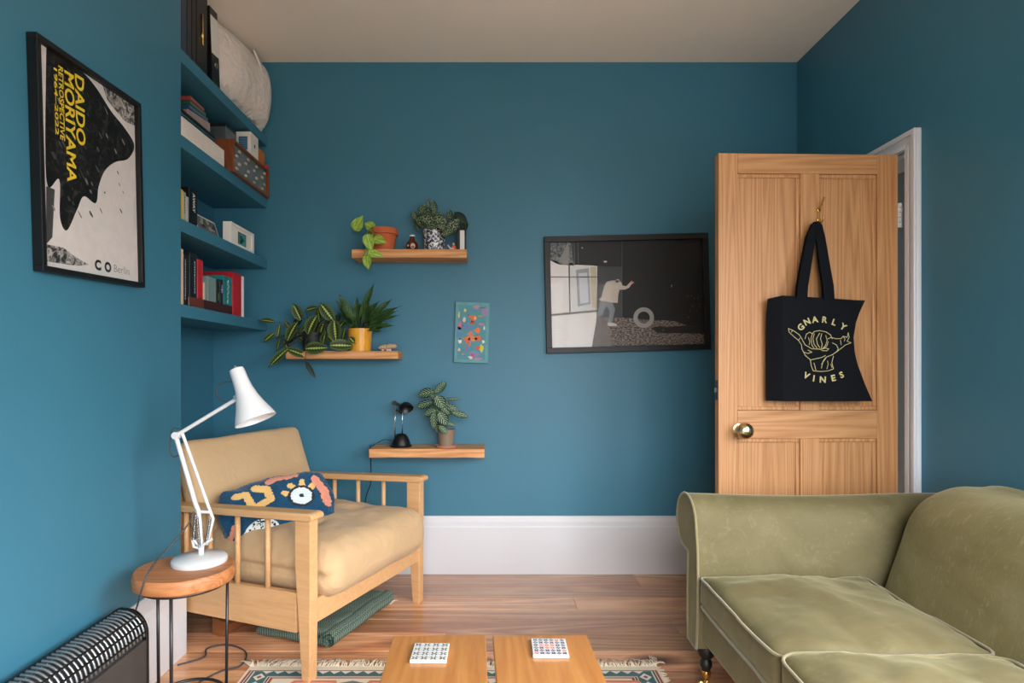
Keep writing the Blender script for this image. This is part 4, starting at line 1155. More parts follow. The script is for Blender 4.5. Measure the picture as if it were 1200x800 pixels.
zmin = min(v.co.z for v in bm.verts)
pl = thing('white_pillow', 'crumpled white cotton pillow stuffed onto the topmost alcove shelf', 'pillow', (-1.30, 2.93, S1))
for v in bm.verts: v.co.z = max(v.co.z - zmin, 0) if v.co.z - zmin > .02 else max(0, (v.co.z - zmin))
finish('pillow_body', bm, M('pillow'), pl, smooth=True)
bm = bmesh.new(); 
prev = None
for k in range(12):
    t = k / 11; y = .02 + t * .16; z = .345 - t * .13; x = .115 + .012 * math.sin(t * 3) 
    cur = [bm.verts.new((x, y + a_, z + b_)) for a_, b_ in ((-.012, -.012), (.012, .012))] + [bm.verts.new((x + .004, y + .012, z + .012)), bm.verts.new((x + .004, y - .012, z - .012))]
    if prev:
        for q in range(4): bm.faces.new((prev[q], prev[(q + 1) % 4], cur[(q + 1) % 4], cur[q]))
    prev = cur
bmesh.ops.recalc_face_normals(bm, faces=bm.faces); finish('zip_flap', bm, M('paper'), pl, smooth=True)

# ------------------------------------------------------------------ floating wall shelves
def wshelf(label, x0, x1, yf, z0, z1):
    bm = bmesh.new(); n = 24
    for k in range(n): pass
    vs = box(bm, x0, x1, yf, BY, z0, z1); bmesh.ops.subdivide_edges(bm, edges=[e for e in bm.edges if abs(e.verts[0].co.x - e.verts[1].co.x) > .1], cuts=16)
    for v in bm.verts:
        if v.co.y < yf + .01: v.co.y += .0035 * noise.noise(Vector((v.co.x * 9, v.co.z * 20, 0))); v.co.z += .0022 * noise.noise(Vector((v.co.x * 12, 5, v.co.z * 30)))
    o = finish('wall_shelf', bm, M('oak'), bevel=.003); recenter(o); return tag(o, label, 'shelf', 'floating timber shelves on the back wall')
wshelf('highest floating timber shelf, carrying the terracotta pot and brown bottle', -.713, -.115, 3.04, 1.690, 1.735)
wshelf('middle floating timber shelf, carrying the mustard pot', -1.054, -.471, 3.04, 1.1655, 1.207)
wshelf('lowest floating timber shelf, carrying the small black lamp', -.618, -.022, 3.015, .6565, .702)
def pot(root, prof, c, mt, name='pot', n=32):
    bm = bmesh.new(); lathe(bm, prof, c, n); return finish(name, bm, mt if not isinstance(mt, str) else M(mt), root, smooth=True, auto=40)
def pot_prof(rb, rt, h, t=.004, rim=0):
    p = [(0, 0), (rb, 0)]
    if rim: p += [(rb + (rt - rim * .3 - rb) * .72, h * .70), (rt, h * .72), (rt, h)]
    else: p += [(rt, h)]
    return p + [(rt - t, h), (rb + (rt - rb) * .8 - t, h * .8), (0, h * .8)]
def soil(root, r, z, c=(0, 0, 0)):
    bm = bmesh.new(); lathe(bm, [(0, z - .004), (r, z - .004), (r, z), (r * .5, z + .003), (0, z + .004)], c, 20); finish('soil', bm, M('soil'), root, smooth=True)
def foliage(root, org, sc, ox, oy, leaves, mt, Y, seed, shape='oval', stemmt='stem', base=None, name='foliage', droop=.3, lift=.0, wave=0, stemr=.0018):
    """leaves: (cx, cy, angle, length, width[, dY]) in magnified-photo units about ox, oy"""
    random.seed(seed); bm = bmesh.new(); bs = bmesh.new(); pm = Y / F_PX / sc
    for L_ in leaves:
        cx, cy, an, L, W = L_[:5]; yy = Y + (L_[5] if len(L_) > 5 else random.uniform(-.03, .02))
        c = at(ox + cx / sc, oy + cy / sc, yy) - org
        d = Vector((math.cos(R(an)), random.uniform(-.35, .1), math.sin(R(an)))).normalized()
        nr = Vector((random.uniform(-.3, .3), -1, random.uniform(.1, .5)))
        o = c - d * (L * pm / 2)
        leaf(bm, o, d, nr, L * pm, W * pm, droop * random.uniform(.3, 1.3), 0, .12, wave, shape)
        b0 = Vector(base) if base is not None else Vector((0, 0, .1))
        mid = (b0 + o) / 2 + Vector((0, -.01, .02 + lift))
        tube(bs, smooth_path([b0, mid, o, o + d * L * pm * .05], 4), stemr, 5)
    finish('stems', bs, M(stemmt), root, smooth=True)
    return finish(name, bm, M(mt), root, smooth=True)
# highest shelf
z = 1.7352
c = at(449, 290, 3.125); t = thing('potted_pothos', 'lime green trailing plant in a terracotta pot on the highest wall shelf', 'potted plant', (c.x, 3.125, z))
pot(t, pot_prof(.056, .079, .108, .005, .01), (0, 0, .012), 'terra'); pot(t, [(0, 0), (.06, 0), (.068, .018), (.064, .018), (.056, .006), (0, .006)], (0, 0, 0), 'terra', 'saucer'); soil(t, .066, .108)
foliage(t, t.location, 6.667, 390, 220, [(200, 275, 60, 135, 95, -.05), (285, 295, 150, 95, 75, -.06), (365, 410, -15, 115, 85, -.1), (285, 430, -75, 145, 85, -.12), (325, 515, -12, 145, 70, -.12), (270, 580, -88, 115, 75, -.13), (258, 410, 70, 70, 55, -.08)], 'pothos', 3.125, 3, 'heart', base=(-.03, -.03, .112), stemr=.0026)
c = at(483, 290, 3.13); t = thing('brown_bottle', 'small brown glass bottle with a pale label on the highest wall shelf', 'bottle', (c.x, 3.13, z))
bm = bmesh.new(); lathe(bm, [(0, 0), (.028, 0), (.031, .006), (.031, .035), (.028, .048), (.013, .066), (.0115, .085), (0, .085)], n=28); finish('glass_body', bm, M('amber'), t, smooth=True, auto=50)
bm = bmesh.new(); lathe(bm, [(0, .084), (.0145, .084), (.0145, .092), (0, .092)], n=20); finish('cap', bm, M('paper'), t, smooth=True, auto=40)
def on_cyl(r, cx=0): return lambda x, y, h: Vector(((r + h) * math.sin(x / r), -(r + h) * math.cos(x / r), y))
a = Art(on_cyl(.0316), .0002); a.blob(.008, .03, .013, .014, (206, 176, 140), 12, .1); a.blob(-.02, .032, .006, .006, (216, 216, 208), 10, .1); a.layer(); a.blob(.009, .033, .007, .007, (196, 150, 128), 10, .3); a.build('bottle_label', t)
c = at(509, 290, 3.12); t = thing('potted_begonia', 'mottled-leaf plant in a speckled white pot on the highest wall shelf', 'potted plant', (c.x, 3.12, z))
n_ = N('speckled_glaze'); co = n_.coord(); v1 = n_.noise(co, 75, 3, .6); v2 = n_.noise(co, 40, 2)
cc = n_.ramp(v1, [(.46, lin((216, 214, 210))), (.50, lin((84, 88, 110))), (.6, lin((36, 44, 62)))]); n_.color(cc); n_.set(Roughness=.25)
pot(t, pot_prof(.052, .062, .115), (0, 0, 0), n_.m); soil(t, .052, .09)
foliage(t, t.location, 6.667, 390, 220, [(640, 220, 110, 90, 50), (700, 165, 60, 100, 65), (735, 195, -10, 120, 85), (790, 150, 100, 110, 55), (745, 115, 100, 70, 30), (750, 255, -25, 150, 95, -.07), (850, 262, -35, 140, 95, -.07), (915, 215, 95, 90, 55), (935, 305, 50, 160, 95, -.08), (905, 345, 35, 110, 65, -.09), (680, 265, -60, 110, 65, -.03), (820, 220, 30, 90, 60), (770, 300, -10, 110, 60, -.075), (860, 310, -20, 100, 60, -.08), (660, 295, -70, 90, 45, 0), (700, 230, 40, 100, 60), (960, 250, 60, 110, 60)], 'mottled', 3.12, 8, base=(0, 0, .095), stemmt='stemdark')
c = at(541, 290, 3.14); t = thing('dark_vase', 'narrow black vase with a white front stripe and dark drooping leaf', 'vase', (c.x, 3.14, z))
bm = bmesh.new(); box(bm, -.024, .024, -.022, .022, 0, .125); box(bm, -.02, .02, -.018, .018, .12, .13); finish('vase_body', bm, M('darkpot'), t, bevel=.002)
finish('white_stripe', B(-.008, .016, -.0242, -.0222, .012, .115), M('paper'), t)
foliage(t, t.location, 6.667, 390, 220, [(1000, 245, -50, 150, 85, -.05), (1035, 290, -85, 100, 45, -.045), (985, 225, 20, 90, 50), (970, 260, -80, 110, 45)], 'dark', 3.14, 9, base=(0, 0, .13), stemmt='stemdark')
c = at(530.5, 291, 3.07); t = thing('figurine', 'tiny seated figurine in orange with outstretched white legs on the highest shelf', 'figurine', (c.x, 3.07, z))
bm = bmesh.new(); lathe(bm, [(0, 0), (.012, 0), (.014, .008), (.010, .02), (.005, .026), (0, .027)], (.006, 0, 0), 14); finish('torso', bm, FL((226, 96, 44)), t, smooth=True)
bm = bmesh.new(); tube(bm, [(.006, -.004, .006), (-.012, -.006, .008), (-.026, -.006, .026)], [.006, .005, .0025], 8); tube(bm, [(.004, -.011, .004), (.0, -.018, .004)], .005, 8); finish('legs', bm, FL((212, 198, 206)), t, smooth=True)
bm = bmesh.new(); lathe(bm, [(0, -.007), (.005, -.004), (.0065, 0), (.005, .005), (0, .007)], (.004, 0, .032), 12); finish('head', bm, FL((222, 196, 150)), t, smooth=True)
# middle shelf
z = 1.2072
c = at(366, 410, 3.13); t = thing('prayer_plant', 'sprawling prayer plant with dark herringbone-veined leaves on the middle wall shelf', 'potted plant', (c.x, 3.13, z))
pot(t, pot_prof(.045, .056, .10), (0, 0, 0), 'darkpot'); soil(t, .047, .078)
LV = [(298, 285, -65, 140, 75), (395, 370, 70, 155, 100, -.09), (515, 285, -52, 170, 90, -.07), (568, 415, -85, 160, 105, -.1), (255, 415, 68, 160, 85, -.08), (430, 540, 2, 165, 90, -.14), (615, 517, 2, 170, 85, -.14), (168, 595, 48, 190, 62, -.12), (295, 570, -18, 160, 60, -.1), (80, 340, -3, 120, 42, -.08), (92, 460, 42, 95, 52, -.05), (162, 415, 82, 110, 38), (400, 255, 15, 95, 48), (470, 400, 75, 130, 55), (490, 465, 80, 110, 55), (360, 490, -30, 130, 55), (160, 510, 80, 95, 32),
      (330, 440, 80, 120, 55), (450, 300, 100, 110, 50), (610, 370, 60, 110, 60), (350, 400, 50, 110, 50), (540, 470, -40, 120, 50), (215, 520, -60, 100, 40), (230, 380, 120, 90, 40), (420, 470, 20, 120, 60), (690, 480, 130, 60, 50, -.13), (630, 440, 80, 100, 45)]
foliage(t, t.location, 6.153, 300, 320, LV, 'maranta', 3.13, 12, base=(0, -.01, .085), stemmt='stemdark', droop=.5)
foliage(t, t.location, 6.153, 300, 320, [(388, 690, -55, 140, 34, -.13), (440, 350, 80, 130, 70, .0), (300, 350, 60, 120, 60, .0), (520, 380, 90, 130, 60, .0), (380, 450, 90, 130, 60, .0), (250, 470, 45, 120, 50, 0), (580, 330, 60, 90, 50, 0)], 'dark', 3.13, 13, base=(0, -.01, .085), stemmt='stemdark', name='dark_leaves', droop=.4)
c = at(422, 410, 3.10); t = thing('potted_calathea', 'dark lance-leaved plant in a mustard glazed pot on the middle wall shelf', 'potted plant', (c.x, 3.10, z))
pot(t, pot_prof(.056, .064, .118), (0, 0, 0), 'yellowpot'); soil(t, .054, .092)
random.seed(31); bm = bmesh.new(); pm = 3.1 / F_PX
for (tx, ty, w) in ((840, 78, 52), (600, 155, 60), (573, 205, 45), (980, 188, 50), (1027, 237, 48), (1028, 302, 36), (995, 378, 46), (578, 282, 40), (650, 415, 48), (780, 445, 66), (690, 345, 55), (872, 200, 60), (900, 420, 50), (640, 240, 50), (740, 215, 60), (860, 410, 60), (660, 300, 50), (930, 340, 48), (700, 400, 50), (800, 190, 50), (950, 260, 50), (610, 190, 40), (590, 250, 44), (1010, 270, 40), (960, 210, 44), (720, 170, 44), (870, 260, 46), (670, 380, 50), (940, 390, 44), (620, 340, 44), (750, 470, 40), (820, 130, 40)):
    tip = at(300 + tx / 6.153, 320 + ty / 6.153, 3.1 + random.uniform(-.09, .03)) - t.location; b0 = Vector((random.uniform(-.02, .02), random.uniform(-.02, .02), .095))
    d = tip - b0; hh = b0 + d * .22 + Vector((0, 0, .02)); d2 = tip - hh
    leaf(bm, hh, d2 + Vector((0, 0, .10 * d2.length)), Vector((random.uniform(-.3, .3), -.8, .6)), d2.length * 1.02, w * pm / 6.153 * 1.0, .3, 0, .15, .10, 'lance', 14)
finish('foliage', bm, M('lance'), t, smooth=True)
bm = bmesh.new()
for k in range(14): a_ = k * 2.4; tube(bm, [(0.012 * math.cos(a_), .012 * math.sin(a_), .09), (.035 * math.cos(a_), .035 * math.sin(a_), .135), (.05 * math.cos(a_), .04 * math.sin(a_), .16)], .002, 5)
finish('stems', bm, M('stemdark'), t, smooth=True)
c = at(454.5, 410, 3.08); t = thing('shell_ornament', 'small brown striped shell-like ornament on pale feet on the middle shelf', 'ornament', (c.x, 3.08, z))
bm = softbox(.05, .022, .013, .012, .002, (20, 12, 8), .003, 4, lambda p: Vector((p.x, p.y * (1 - .5 * max(0, p.x / .05) ** 2), p.z * (1 - .35 * abs(p.x / .05) ** 2) + .004 * p.x / .05)), 60); bm.transform(Matrix.Translation((0, 0, .022)))
finish('shell', bm, wood('shell_stripes', (112, 80, 56), (206, 182, 152), 'Z', 6, .4, 0, .6, .3, False, 20), t, smooth=True)
for x in (-.025, -.002, .012):
    bm = bmesh.new(); lathe(bm, [(0, 0), (.006, 0), (.008, .006), (.006, .012), (0, .014)], (x, -.008, 0), 10); finish('foot', bm, FL((220, 204, 196)), t, smooth=True)
# lowest shelf
z = .7022
c = at(523, 520, 3.09); t = thing('striped_calathea', 'silver-striped leafy plant in a taupe pot on the lowest wall shelf', 'potted plant', (c.x, 3.09, z))
pot(t, [(0, 0), (.05, 0), (.062, .012), (.058, .013), (.048, .005), (0, .005)], (0, 0, 0), 'pink', 'saucer'); pot(t, pot_prof(.038, .045, .088), (0, 0, .0055), 'taupe'); soil(t, .038, .078)
foliage(t, t.location, 4.444, 420, 430, [(350, 135, 190, 100, 52), (428, 105, 50, 85, 45), (345, 192, 195, 100, 46), (425, 182, -60, 85, 62, -.06), (372, 236, 200, 75, 48, -.04), (394, 278, -85, 90, 48, -.06), (440, 268, -60, 85, 58, -.08), (490, 215, -20, 85, 42, -.04), (530, 247, -14, 95, 38, -.05), (490, 165, 5, 85, 16), (442, 325, -40, 60, 38, -.07), (482, 297, -15, 60, 24, -.05), (408, 322, -95, 50, 30), (460, 225, -30, 70, 45, -.05), (410, 220, 120, 70, 40), (400, 160, 140, 70, 40), (450, 200, 60, 70, 40), (430, 290, -120, 70, 40)], 'stripe', 3.09, 17, base=(0, 0, .085), droop=.5)
LB = 3.105; c = at(470, 520, LB); t = thing('small_black_lamp', 'small black desk lamp with domed head and base on the lowest wall shelf', 'lamp', (c.x, LB, z)); lo2 = t.location.copy()
def lq(px, py, dy=0): p = at(px, py, LB) - lo2; p.y += dy; return p
bm = bmesh.new(); lathe(bm, [(0, 0), (.056, 0), (.058, .006), (.056, .010), (.050, .012), (.044, .034), (.034, .055), (.022, .067), (0, .071)], n=32); finish('base', bm, M('black'), t, smooth=True, auto=40)
for px, dy in ((463, -.01), (471, .01)):
    bm = bmesh.new(); tube(bm, [(lq(px, 500).x, dy, .05), (lq(px + .5, 470).x, dy, lq(px, 474).z)], .0028, 8); finish('post', bm, M('chrome'), t, smooth=True)
qm = Vector((0, 0, -1)).rotation_difference(Vector((.35, -.5, -.8))).to_matrix().to_4x4()
bm = bmesh.new(); lathe(bm, [(0, .042), (.014, .040), (.028, .030), (.038, .014), (.041, 0), (.039, 0), (.034, .013), (.024, .027), (0, .034)], lq(476, 480), 28, mat=qm); hd = finish('lamp_head', bm, M('black'), t, smooth=True, auto=60)
bm = bmesh.new(); tube(bm, [lq(462, 472, -.012), lq(462, 472, .012)], .012, 12); tube(bm, [lq(462, 472), lq(473, 476)], .008, 8); tube(bm, [lq(464, 480, 0), lq(470, 482, 0)], .006, 8); finish('hinge', bm, M('black'), hd, smooth=True, auto=50)
bm = bmesh.new(); tube(bm, smooth_path([lq(459, 516, 0), lq(450, 515), lq(443, 518, -.03), lq(436, 521.5, -.03), lq(433, 521.5, .02), lq(432.3, 526, .03), lq(432, 550, .06), lq(431, 570, .07), lq(425, 590, .07), lq(424, 640, .07), lq(424, 672, .05)]), .0022, 6); finish('cable', bm, M('black'), t, smooth=True)

# ------------------------------------------------------------------ pictures
# framed poster on the left wall
TILT = R(2.2); PC = Vector((LX, 1.774, 1.698)); FW, FH = .462, .622
t = thing('framed_poster', 'black framed black and white poster with yellow lettering on the left wall', 'poster', PC)
def pz(y, zz): return Vector((0, y * math.cos(TILT) - zz * math.sin(TILT), y * math.sin(TILT) + zz * math.cos(TILT)))
RT = Matrix.Rotation(TILT, 4, 'X'); w = .0155
bm = bmesh.new()
for q in ((-FW / 2, FW / 2, FH / 2 - w, FH / 2), (-FW / 2, FW / 2, -FH / 2, -FH / 2 + w), (-FW / 2, -FW / 2 + w, -FH / 2 + w, FH / 2 - w), (FW / 2 - w, FW / 2, -FH / 2 + w, FH / 2 - w)): box(bm, .0015, .03, *q, mat=RT)
finish('frame', bm, M('blackwood'), t, bevel=.0015)
finish('backing', B(.0015, .014, -FW / 2 + w, FW / 2 - w, -FH / 2 + w, FH / 2 - w, mat=RT), M('paper'), t)
def ppx(px, py):                                              # photograph pixel -> poster coordinates
    Y = 1.198 * F_PX / (573 - px); v = Vector((Y - PC.y, EYE + (430 - py) * Y / F_PX - PC.z))
    return (v.x * math.cos(-TILT) - v.y * math.sin(-TILT), v.x * math.sin(-TILT) + v.y * math.cos(-TILT))
a = Art(lambda x, y, h: Vector((.0143 + h, *(pz(x, y)[1:]))), .0001)
hw, hh = FW / 2 - w, FH / 2 - w
def grain(nm, c0, c1, s_, lo=.45, hi=.6):
    q = N(nm); v_ = q.noise(q.coord((1, 1, 1)), s_, 6, .75, 1.2); q.color(q.ramp(v_, [(lo, lin(c0)), (hi, lin(c1))])); q.set(Roughness=.6); q.b.inputs['Specular IOR Level'].default_value = .2; return q.m
INK, GRY = grain('ink_grain', (12, 12, 12), (70, 68, 66), 26, .5, .72), grain('halftone_grain', (44, 42, 42), (186, 182, 178), 40)
a.rect(-hw, hw, -hh, hh, (206, 200, 196)); a.layer()
def QS(pts): return Q([(p.x, p.y) for p in smooth_path([(x, y, 0) for x, y in pts + pts[:1]], 6)[:-1]])
def Q(pts): return [tuple(max(-m_, min(m_, v)) for v, m_ in zip(ppx(30 + x / 2.5, 30 + y / 2.5), (hw, hh))) for x, y in pts]
a.poly(QS([(60, 60), (105, 95), (160, 130), (205, 180), (250, 250), (290, 300), (318, 350), (300, 390), (262, 400), (232, 425), (214, 470), (205, 520), (170, 500), (150, 540), (120, 600), (100, 560), (98, 450), (60, 450)]), INK); a.layer()
a.poly(Q([(225, 175), (330, 240), (330, 300), (290, 280), (240, 220)]), GRY); a.poly(Q([(60, 640), (110, 650), (150, 680), (185, 700), (150, 704), (60, 690)]), GRY); a.poly(Q([(60, 470), (85, 480), (78, 620), (60, 640)]), (60, 60, 60)); a.layer()
random.seed(2)
for k in range(70):
    x, y = random.uniform(80, 300), random.uniform(120, 560)
    if (x - 60) * .9 + 60 < y < 560 and x < 290:
        u_, v_ = ppx(30 + x / 2.5, 30 + y / 2.5); a.blob(u_, v_, random.uniform(.003, .014), random.uniform(.002, .005), random.choice([(70, 68, 66), (120, 116, 112), (48, 46, 46)]), 7, .6, k, R(-50))
a.layer()
YEL = (222, 192, 40)
def vword(word, px0, px1, y0, y1):
    A_ = ppx(px0, y0); B_ = ppx(px1, y0); C_ = ppx((px0 + px1) / 2, y1); D_ = ppx((px0 + px1) / 2, y0)
    wdt = B_[0] - A_[0]; hgt = D_[1] - C_[1]; ps = [p for poly in text_polys(word, 1, .02) for p in poly]
    xs = [p[0] for p in ps]; ys_ = [p[1] for p in ps]; sx = hgt / (max(xs) - min(xs)); sy = wdt / (max(ys_) - min(ys_))
    for poly in text_polys(word, 1, .02): a.poly([(A_[0] + (p[1] - min(ys_)) * sy, D_[1] - (p[0] - min(xs)) * sx) for p in poly], YEL)
vword('DAIDO', 87.3, 98, 89, 169); vword('MORIYAMA', 75, 86.2, 85, 213); vword('RETROSPECTIVE', 68, 73.6, 78, 163); vword('1964\u20132022', 62.6, 66.6, 80, 157)
u_, v_ = ppx(114.6, 311); a.text('C', u_, v_, .041, (28, 28, 28), 0, .0022, 1.0)
u_, v_ = ppx(126.3, 313.6); a.text('O', u_, v_, .041, (28, 28, 28), 0, .0022, .95)
u_, v_ = ppx(142.5, 316.5); a.text('Berlin', u_, v_, .034, (130, 128, 126), 0, 0, 1.05)
a.layer()
for k in range(2): 
    u_, v_ = ppx(157.5 + k * 2.2, 255); a.rect(u_, u_ + .0012, v_ - .04, v_ + .07, (150, 146, 142))
a.build('print', t)
finish('glass', B(.0225, .0235, -FW / 2 + w, FW / 2 - w, -FH / 2 + w, FH / 2 - w, mat=RT), M('glass'), t)

# large photograph on the back wall
YP = 3.172; pc = at(735.3, 343.3, YP); pc.y = BY
t = thing('framed_photograph', 'large black framed photograph of a figure and a tyre on the back wall', 'picture', pc)
FW, FH, w = .888, .632, .03; RT = Matrix.Rotation(R(-1.4), 4, 'Y')
bm = bmesh.new()
for x0, x1, z0, z1 in ((-FW / 2, FW / 2, FH / 2 - w, FH / 2), (-FW / 2, FW / 2, -FH / 2, -FH / 2 + w), (-FW / 2, -FW / 2 + w, -FH / 2 + w, FH / 2 - w), (FW / 2 - w, FW / 2, -FH / 2 + w, FH / 2 - w)): box(bm, x0, x1, -.032, -.0015, z0, z1, mat=RT)
finish('frame', bm, M('blackwood'), t, bevel=.0015)
finish('backing', B(-FW / 2 + w, FW / 2 - w, -.012, -.0015, -FH / 2 + w, FH / 2 - w, mat=RT), M('blackwood'), t)
def fpx(cx, cy):
    p = at(630 + cx / 5, 260 + cy / 5, 3.185) - pc; return (p.x, p.z)
a = Art(lambda x, y, h: Vector((x, -.0125 - h, y)), .0002)
def FQ(pts): return [fpx(*p) for p in pts]
K = FQ
gr = N('photo_gravel'); cg = gr.noise(gr.coord((1, 1, 2.2)), 75, 3, .7); gr.color(gr.ramp(cg, [(.42, lin((40, 34, 32))), (.62, lin((150, 134, 124)))])); gr.set(Roughness=.6)
vg = N('photo_vine'); cg = vg.noise(vg.coord(), 60, 3, .7); vg.color(vg.ramp(cg, [(.4, lin((40, 42, 42))), (.65, lin((120, 124, 124)))]))
a.poly(K([(75, 108), (970, 100), (980, 722), (86, 738)]), (10, 9, 9)); a.layer()
a.poly(K([(320, 560), (495, 560), (620, 570), (800, 580), (975, 640), (980, 722), (310, 735)]), gr.m); a.layer()
a.poly(K([(660, 620), (975, 600), (978, 655), (760, 650)]), (30, 22, 20)); a.layer()
a.poly(K([(75, 225), (350, 258), (350, 545), (318, 736), (86, 738)]), (222, 218, 216)); a.poly(K([(75, 108), (190, 108), (215, 255), (120, 248), (75, 225)]), vg.m)
a.poly(K([(350, 258), (495, 262), (495, 560), (345, 560)]), (58, 60, 62)); a.layer()
a.poly(K([(120, 240), (182, 112), (185, 255)]), (128, 126, 122)); a.poly(K([(190, 262), (345, 262), (345, 515), (200, 520)]), (206, 206, 204)); a.poly(K([(190, 110), (480, 108), (490, 258), (350, 256), (215, 250)]), (24, 25, 27)); a.layer()
a.poly(K([(225, 280), (300, 270), (312, 480), (236, 496)]), (150, 154, 158)); a.poly(K([(310, 262), (345, 262), (345, 505), (322, 505), (312, 400)]), (186, 176, 150)); a.layer()
a.poly(K([(240, 300), (290, 296), (300, 470), (250, 480)]), (196, 200, 204))
a.stroke(K([(185, 255), (190, 525)]), .008, (84, 84, 84)); a.stroke(K([(78, 322), (348, 322)]), .005, (96, 96, 96)); a.stroke(K([(80, 545), (348, 520)]), .012, (110, 110, 108)); a.stroke(K([(495, 110), (495, 700)]), .003, (80, 80, 82)); a.stroke(K([(972, 110), (982, 722)]), .003, (110, 110, 108))
for x in (200, 214, 236): a.stroke(K([(x, 112), (x + 3, 250)]), .002, (110, 108, 104))
a.layer()
# figure reaching forward, seen from behind
a.poly(K([(355, 455), (375, 440), (385, 390), (405, 350), (440, 342), (470, 342), (490, 352), (498, 372), (520, 376), (545, 350), (556, 358), (535, 386), (510, 396), (480, 396), (472, 430), (470, 474), (430, 472), (400, 466), (380, 464)]), (190, 178, 166))
a.poly(K([(545, 350), (552, 342), (556, 350), (566, 350), (560, 362), (548, 364)]), (206, 128, 120)); a.blob(*fpx(470, 345), .012, .010, (196, 186, 176), 10, .3); a.poly(K([(372, 462), (405, 468), (398, 500), (378, 545), (350, 560), (348, 540), (360, 500)]), (122, 128, 130)); a.poly(K([(405, 468), (440, 474), (455, 510), (436, 590), (414, 588), (424, 520), (402, 490)]), (118, 126, 130)); a.poly(K([(410, 588), (440, 590), (466, 600), (464, 610), (412, 608)]), (186, 184, 180)); a.layer()
x, y = fpx(622, 560); a.ring(x, y, .033, .056, (150, 146, 142), 28); a.poly(K([(670, 620), (720, 608), (790, 630), (775, 652), (700, 650)]), (12, 10, 10)); a.blob(*fpx(733, 632), .008, .003, (190, 186, 180)); a.layer()
a.blob(*fpx(397, 232), .010, .005, (214, 196, 178)); a.blob(*fpx(262, 152), .004, .004, (170, 170, 170)); a.blob(*fpx(785, 375), .003, .007, (140, 140, 140))
random.seed(8)
for k in range(14): a.blob(*fpx(random.uniform(860, 960), random.uniform(430, 560)), .0025, .0018, random.choice([(120, 120, 118), (150, 80, 70), (90, 90, 90)]), 6)
a.build('print', t)
finish('glass', B(-FW / 2 + w, FW / 2 - w, -.026, -.025, -FH / 2 + w, FH / 2 - w, mat=RT), M('glass'), t)

# little painted panel
pc = at(553, 389.5, 3.18); pc.y = BY
t = thing('small_painting', 'small turquoise painted panel with orange and pink blots on the back wall', 'painting', pc)
RT = Matrix.Rotation(R(1.9), 4, 'Y'); finish('panel', B(-.093, .093, -.02, -.0003, -.165, .165, mat=RT), plain('turquoise_ground', (92, 150, 156), .6, 0, .1, 30, .2), t, bevel=.002)
a = Art(lambda x, y, h: RT @ Vector((x, -.0203 - h, y)), .0002)
a.rect(-.076, .074, -.148, .148, (74, 138, 150)); a.layer()
def pq(cx, cy): return ((cx - 340) / 8 * 3.18 / F_PX * 1.0, (400 - cy) / 8 * 3.18 / F_PX)
for k, (x, y, rx, ry, c) in enumerate([(380, 160, 40, 18, (168, 130, 160)), (450, 200, 30, 40, (150, 120, 160)), (225, 340, 25, 40, (176, 110, 140)), (300, 340, 50, 30, (88, 128, 168)), (370, 600, 50, 30, (110, 130, 170)), (430, 320, 30, 15, (160, 120, 150)), (220, 400, 30, 60, (84, 130, 160)), (400, 645, 40, 12, (176, 120, 150))]): a.blob(*pq(x, y), rx / 8 * .0046, ry / 8 * .0046, c, 11, .6, k)
a.layer()
for k, (x, y, rx, ry, c) in enumerate([(345, 265, 38, 32, (206, 104, 56)), (340, 310, 25, 18, (180, 90, 60)), (390, 380, 30, 30, (222, 110, 50)), (330, 410, 30, 30, (200, 120, 90)), (300, 470, 32, 36, (222, 104, 48)), (400, 455, 32, 26, (216, 110, 54)), (350, 460, 40, 22, (214, 130, 84)), (320, 510, 14, 16, (214, 112, 60)), (400, 540, 22, 18, (206, 84, 60)), (435, 545, 20, 36, (206, 196, 60)), (350, 610, 18, 12, (206, 70, 90)), (335, 635, 22, 14, (214, 190, 190)), (215, 235, 8, 30, (206, 196, 80)), (268, 195, 12, 16, (224, 196, 90)), (265, 280, 14, 24, (206, 190, 170)), (230, 485, 20, 20, (220, 214, 190)), (455, 355, 8, 16, (228, 226, 206)), (450, 480, 14, 16, (220, 220, 206)), (225, 565, 12, 16, (206, 176, 130)), (295, 555, 16, 22, (150, 90, 150)), (410, 245, 24, 8, (150, 170, 80)), (265, 605, 12, 10, (210, 120, 90))]):
    a.blob(*pq(x, y), rx / 8 * .0046, ry / 8 * .0046, c, 11, .7, k + 20)
a.layer()
for k, (x, y, rx, ry, c) in enumerate([(362, 400, 24, 20, (70, 150, 160)), (365, 265, 10, 14, (226, 160, 120)), (325, 485, 14, 12, (150, 130, 190)), (230, 465, 10, 8, (40, 40, 110)), (430, 165, 40, 4, (60, 100, 110)), (300, 240, 8, 8, (120, 70, 50))]): a.blob(*pq(x, y), rx / 8 * .0046, ry / 8 * .0046, c, 9, .5, k + 50)
a.build('painted_blots', t)
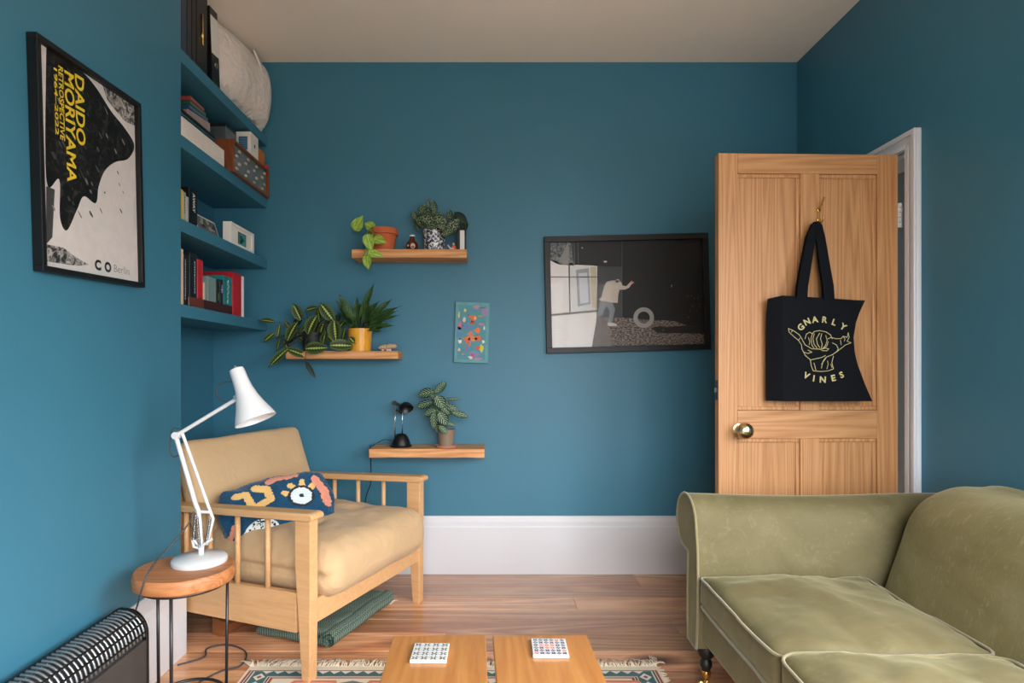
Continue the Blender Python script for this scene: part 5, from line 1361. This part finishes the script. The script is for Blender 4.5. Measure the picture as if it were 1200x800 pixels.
# ------------------------------------------------------------------ light and camera
sc = bpy.context.scene
w = bpy.data.worlds.new('sky'); sc.world = w; w.use_nodes = True; nt = w.node_tree
bg = nt.nodes['Background']; tc = nt.nodes.new('ShaderNodeTexCoord'); sp = nt.nodes.new('ShaderNodeSeparateXYZ'); rp_ = nt.nodes.new('ShaderNodeValToRGB')
nt.links.new(tc.outputs['Generated'], sp.inputs[0])
ma = nt.nodes.new('ShaderNodeMath'); ma.operation = 'MULTIPLY_ADD'; ma.inputs[1].default_value = .5; ma.inputs[2].default_value = .5; nt.links.new(sp.outputs[2], ma.inputs[0]); nt.links.new(ma.outputs[0], rp_.inputs[0])
cr = rp_.color_ramp; cr.elements[0].position = .47; cr.elements[0].color = (.17, .16, .145, 1); cr.elements[1].position = .51; cr.elements[1].color = (.36, .38, .4, 1)
e = cr.elements.new(.75); e.color = (1.3, 1.3, 1.33, 1)
e = cr.elements.new(1); e.color = (1.6, 1.65, 1.75, 1)
nt.links.new(rp_.outputs[0], bg.inputs[0]); bg.inputs[1].default_value = SKY
def portal(x, y, z, sx, sz, rot):
    l = bpy.data.lights.new('window_portal', 'AREA'); l.shape = 'RECTANGLE'; l.size = sx; l.size_y = sz; l.cycles.is_portal = True
    o = bpy.data.objects.new('window_portal', l); COL.objects.link(o); o.location = (x, y, z); o.rotation_euler = rot
portal(RX + .13, (QY0 + QY1) / 2, (QZ0 + QZ1) / 2, QZ1 - QZ0, QY1 - QY0, (0, R(90), 0))
portal((WX0 + WX1) / 2, FY - .16, (WZ0 + WZ1) / 2, WX1 - WX0, WZ1 - WZ0, (R(90), 0, 0))
cam = bpy.data.cameras.new('camera'); co_ = bpy.data.objects.new('camera', cam); COL.objects.link(co_); sc.camera = co_
co_.location = (0, 0, EYE); co_.rotation_euler = (R(90), 0, 0)
cam.sensor_width = 36; cam.lens = F_PX * 36 / 1200; cam.shift_x = 27 / 1200; cam.shift_y = 30 / 1200; cam.clip_start = .02
sc.view_settings.view_transform = 'Standard'; sc.view_settings.look = 'None'; sc.view_settings.gamma = 1; sc.view_settings.use_curve_mapping = False
sc.view_settings.exposure = EXPO
sc.cycles.use_denoising = True; sc.cycles.max_bounces = 10; sc.cycles.diffuse_bounces = 4; sc.cycles.sample_clamp_indirect = 8
sc.cycles.caustics_reflective = False; sc.cycles.caustics_refractive = False
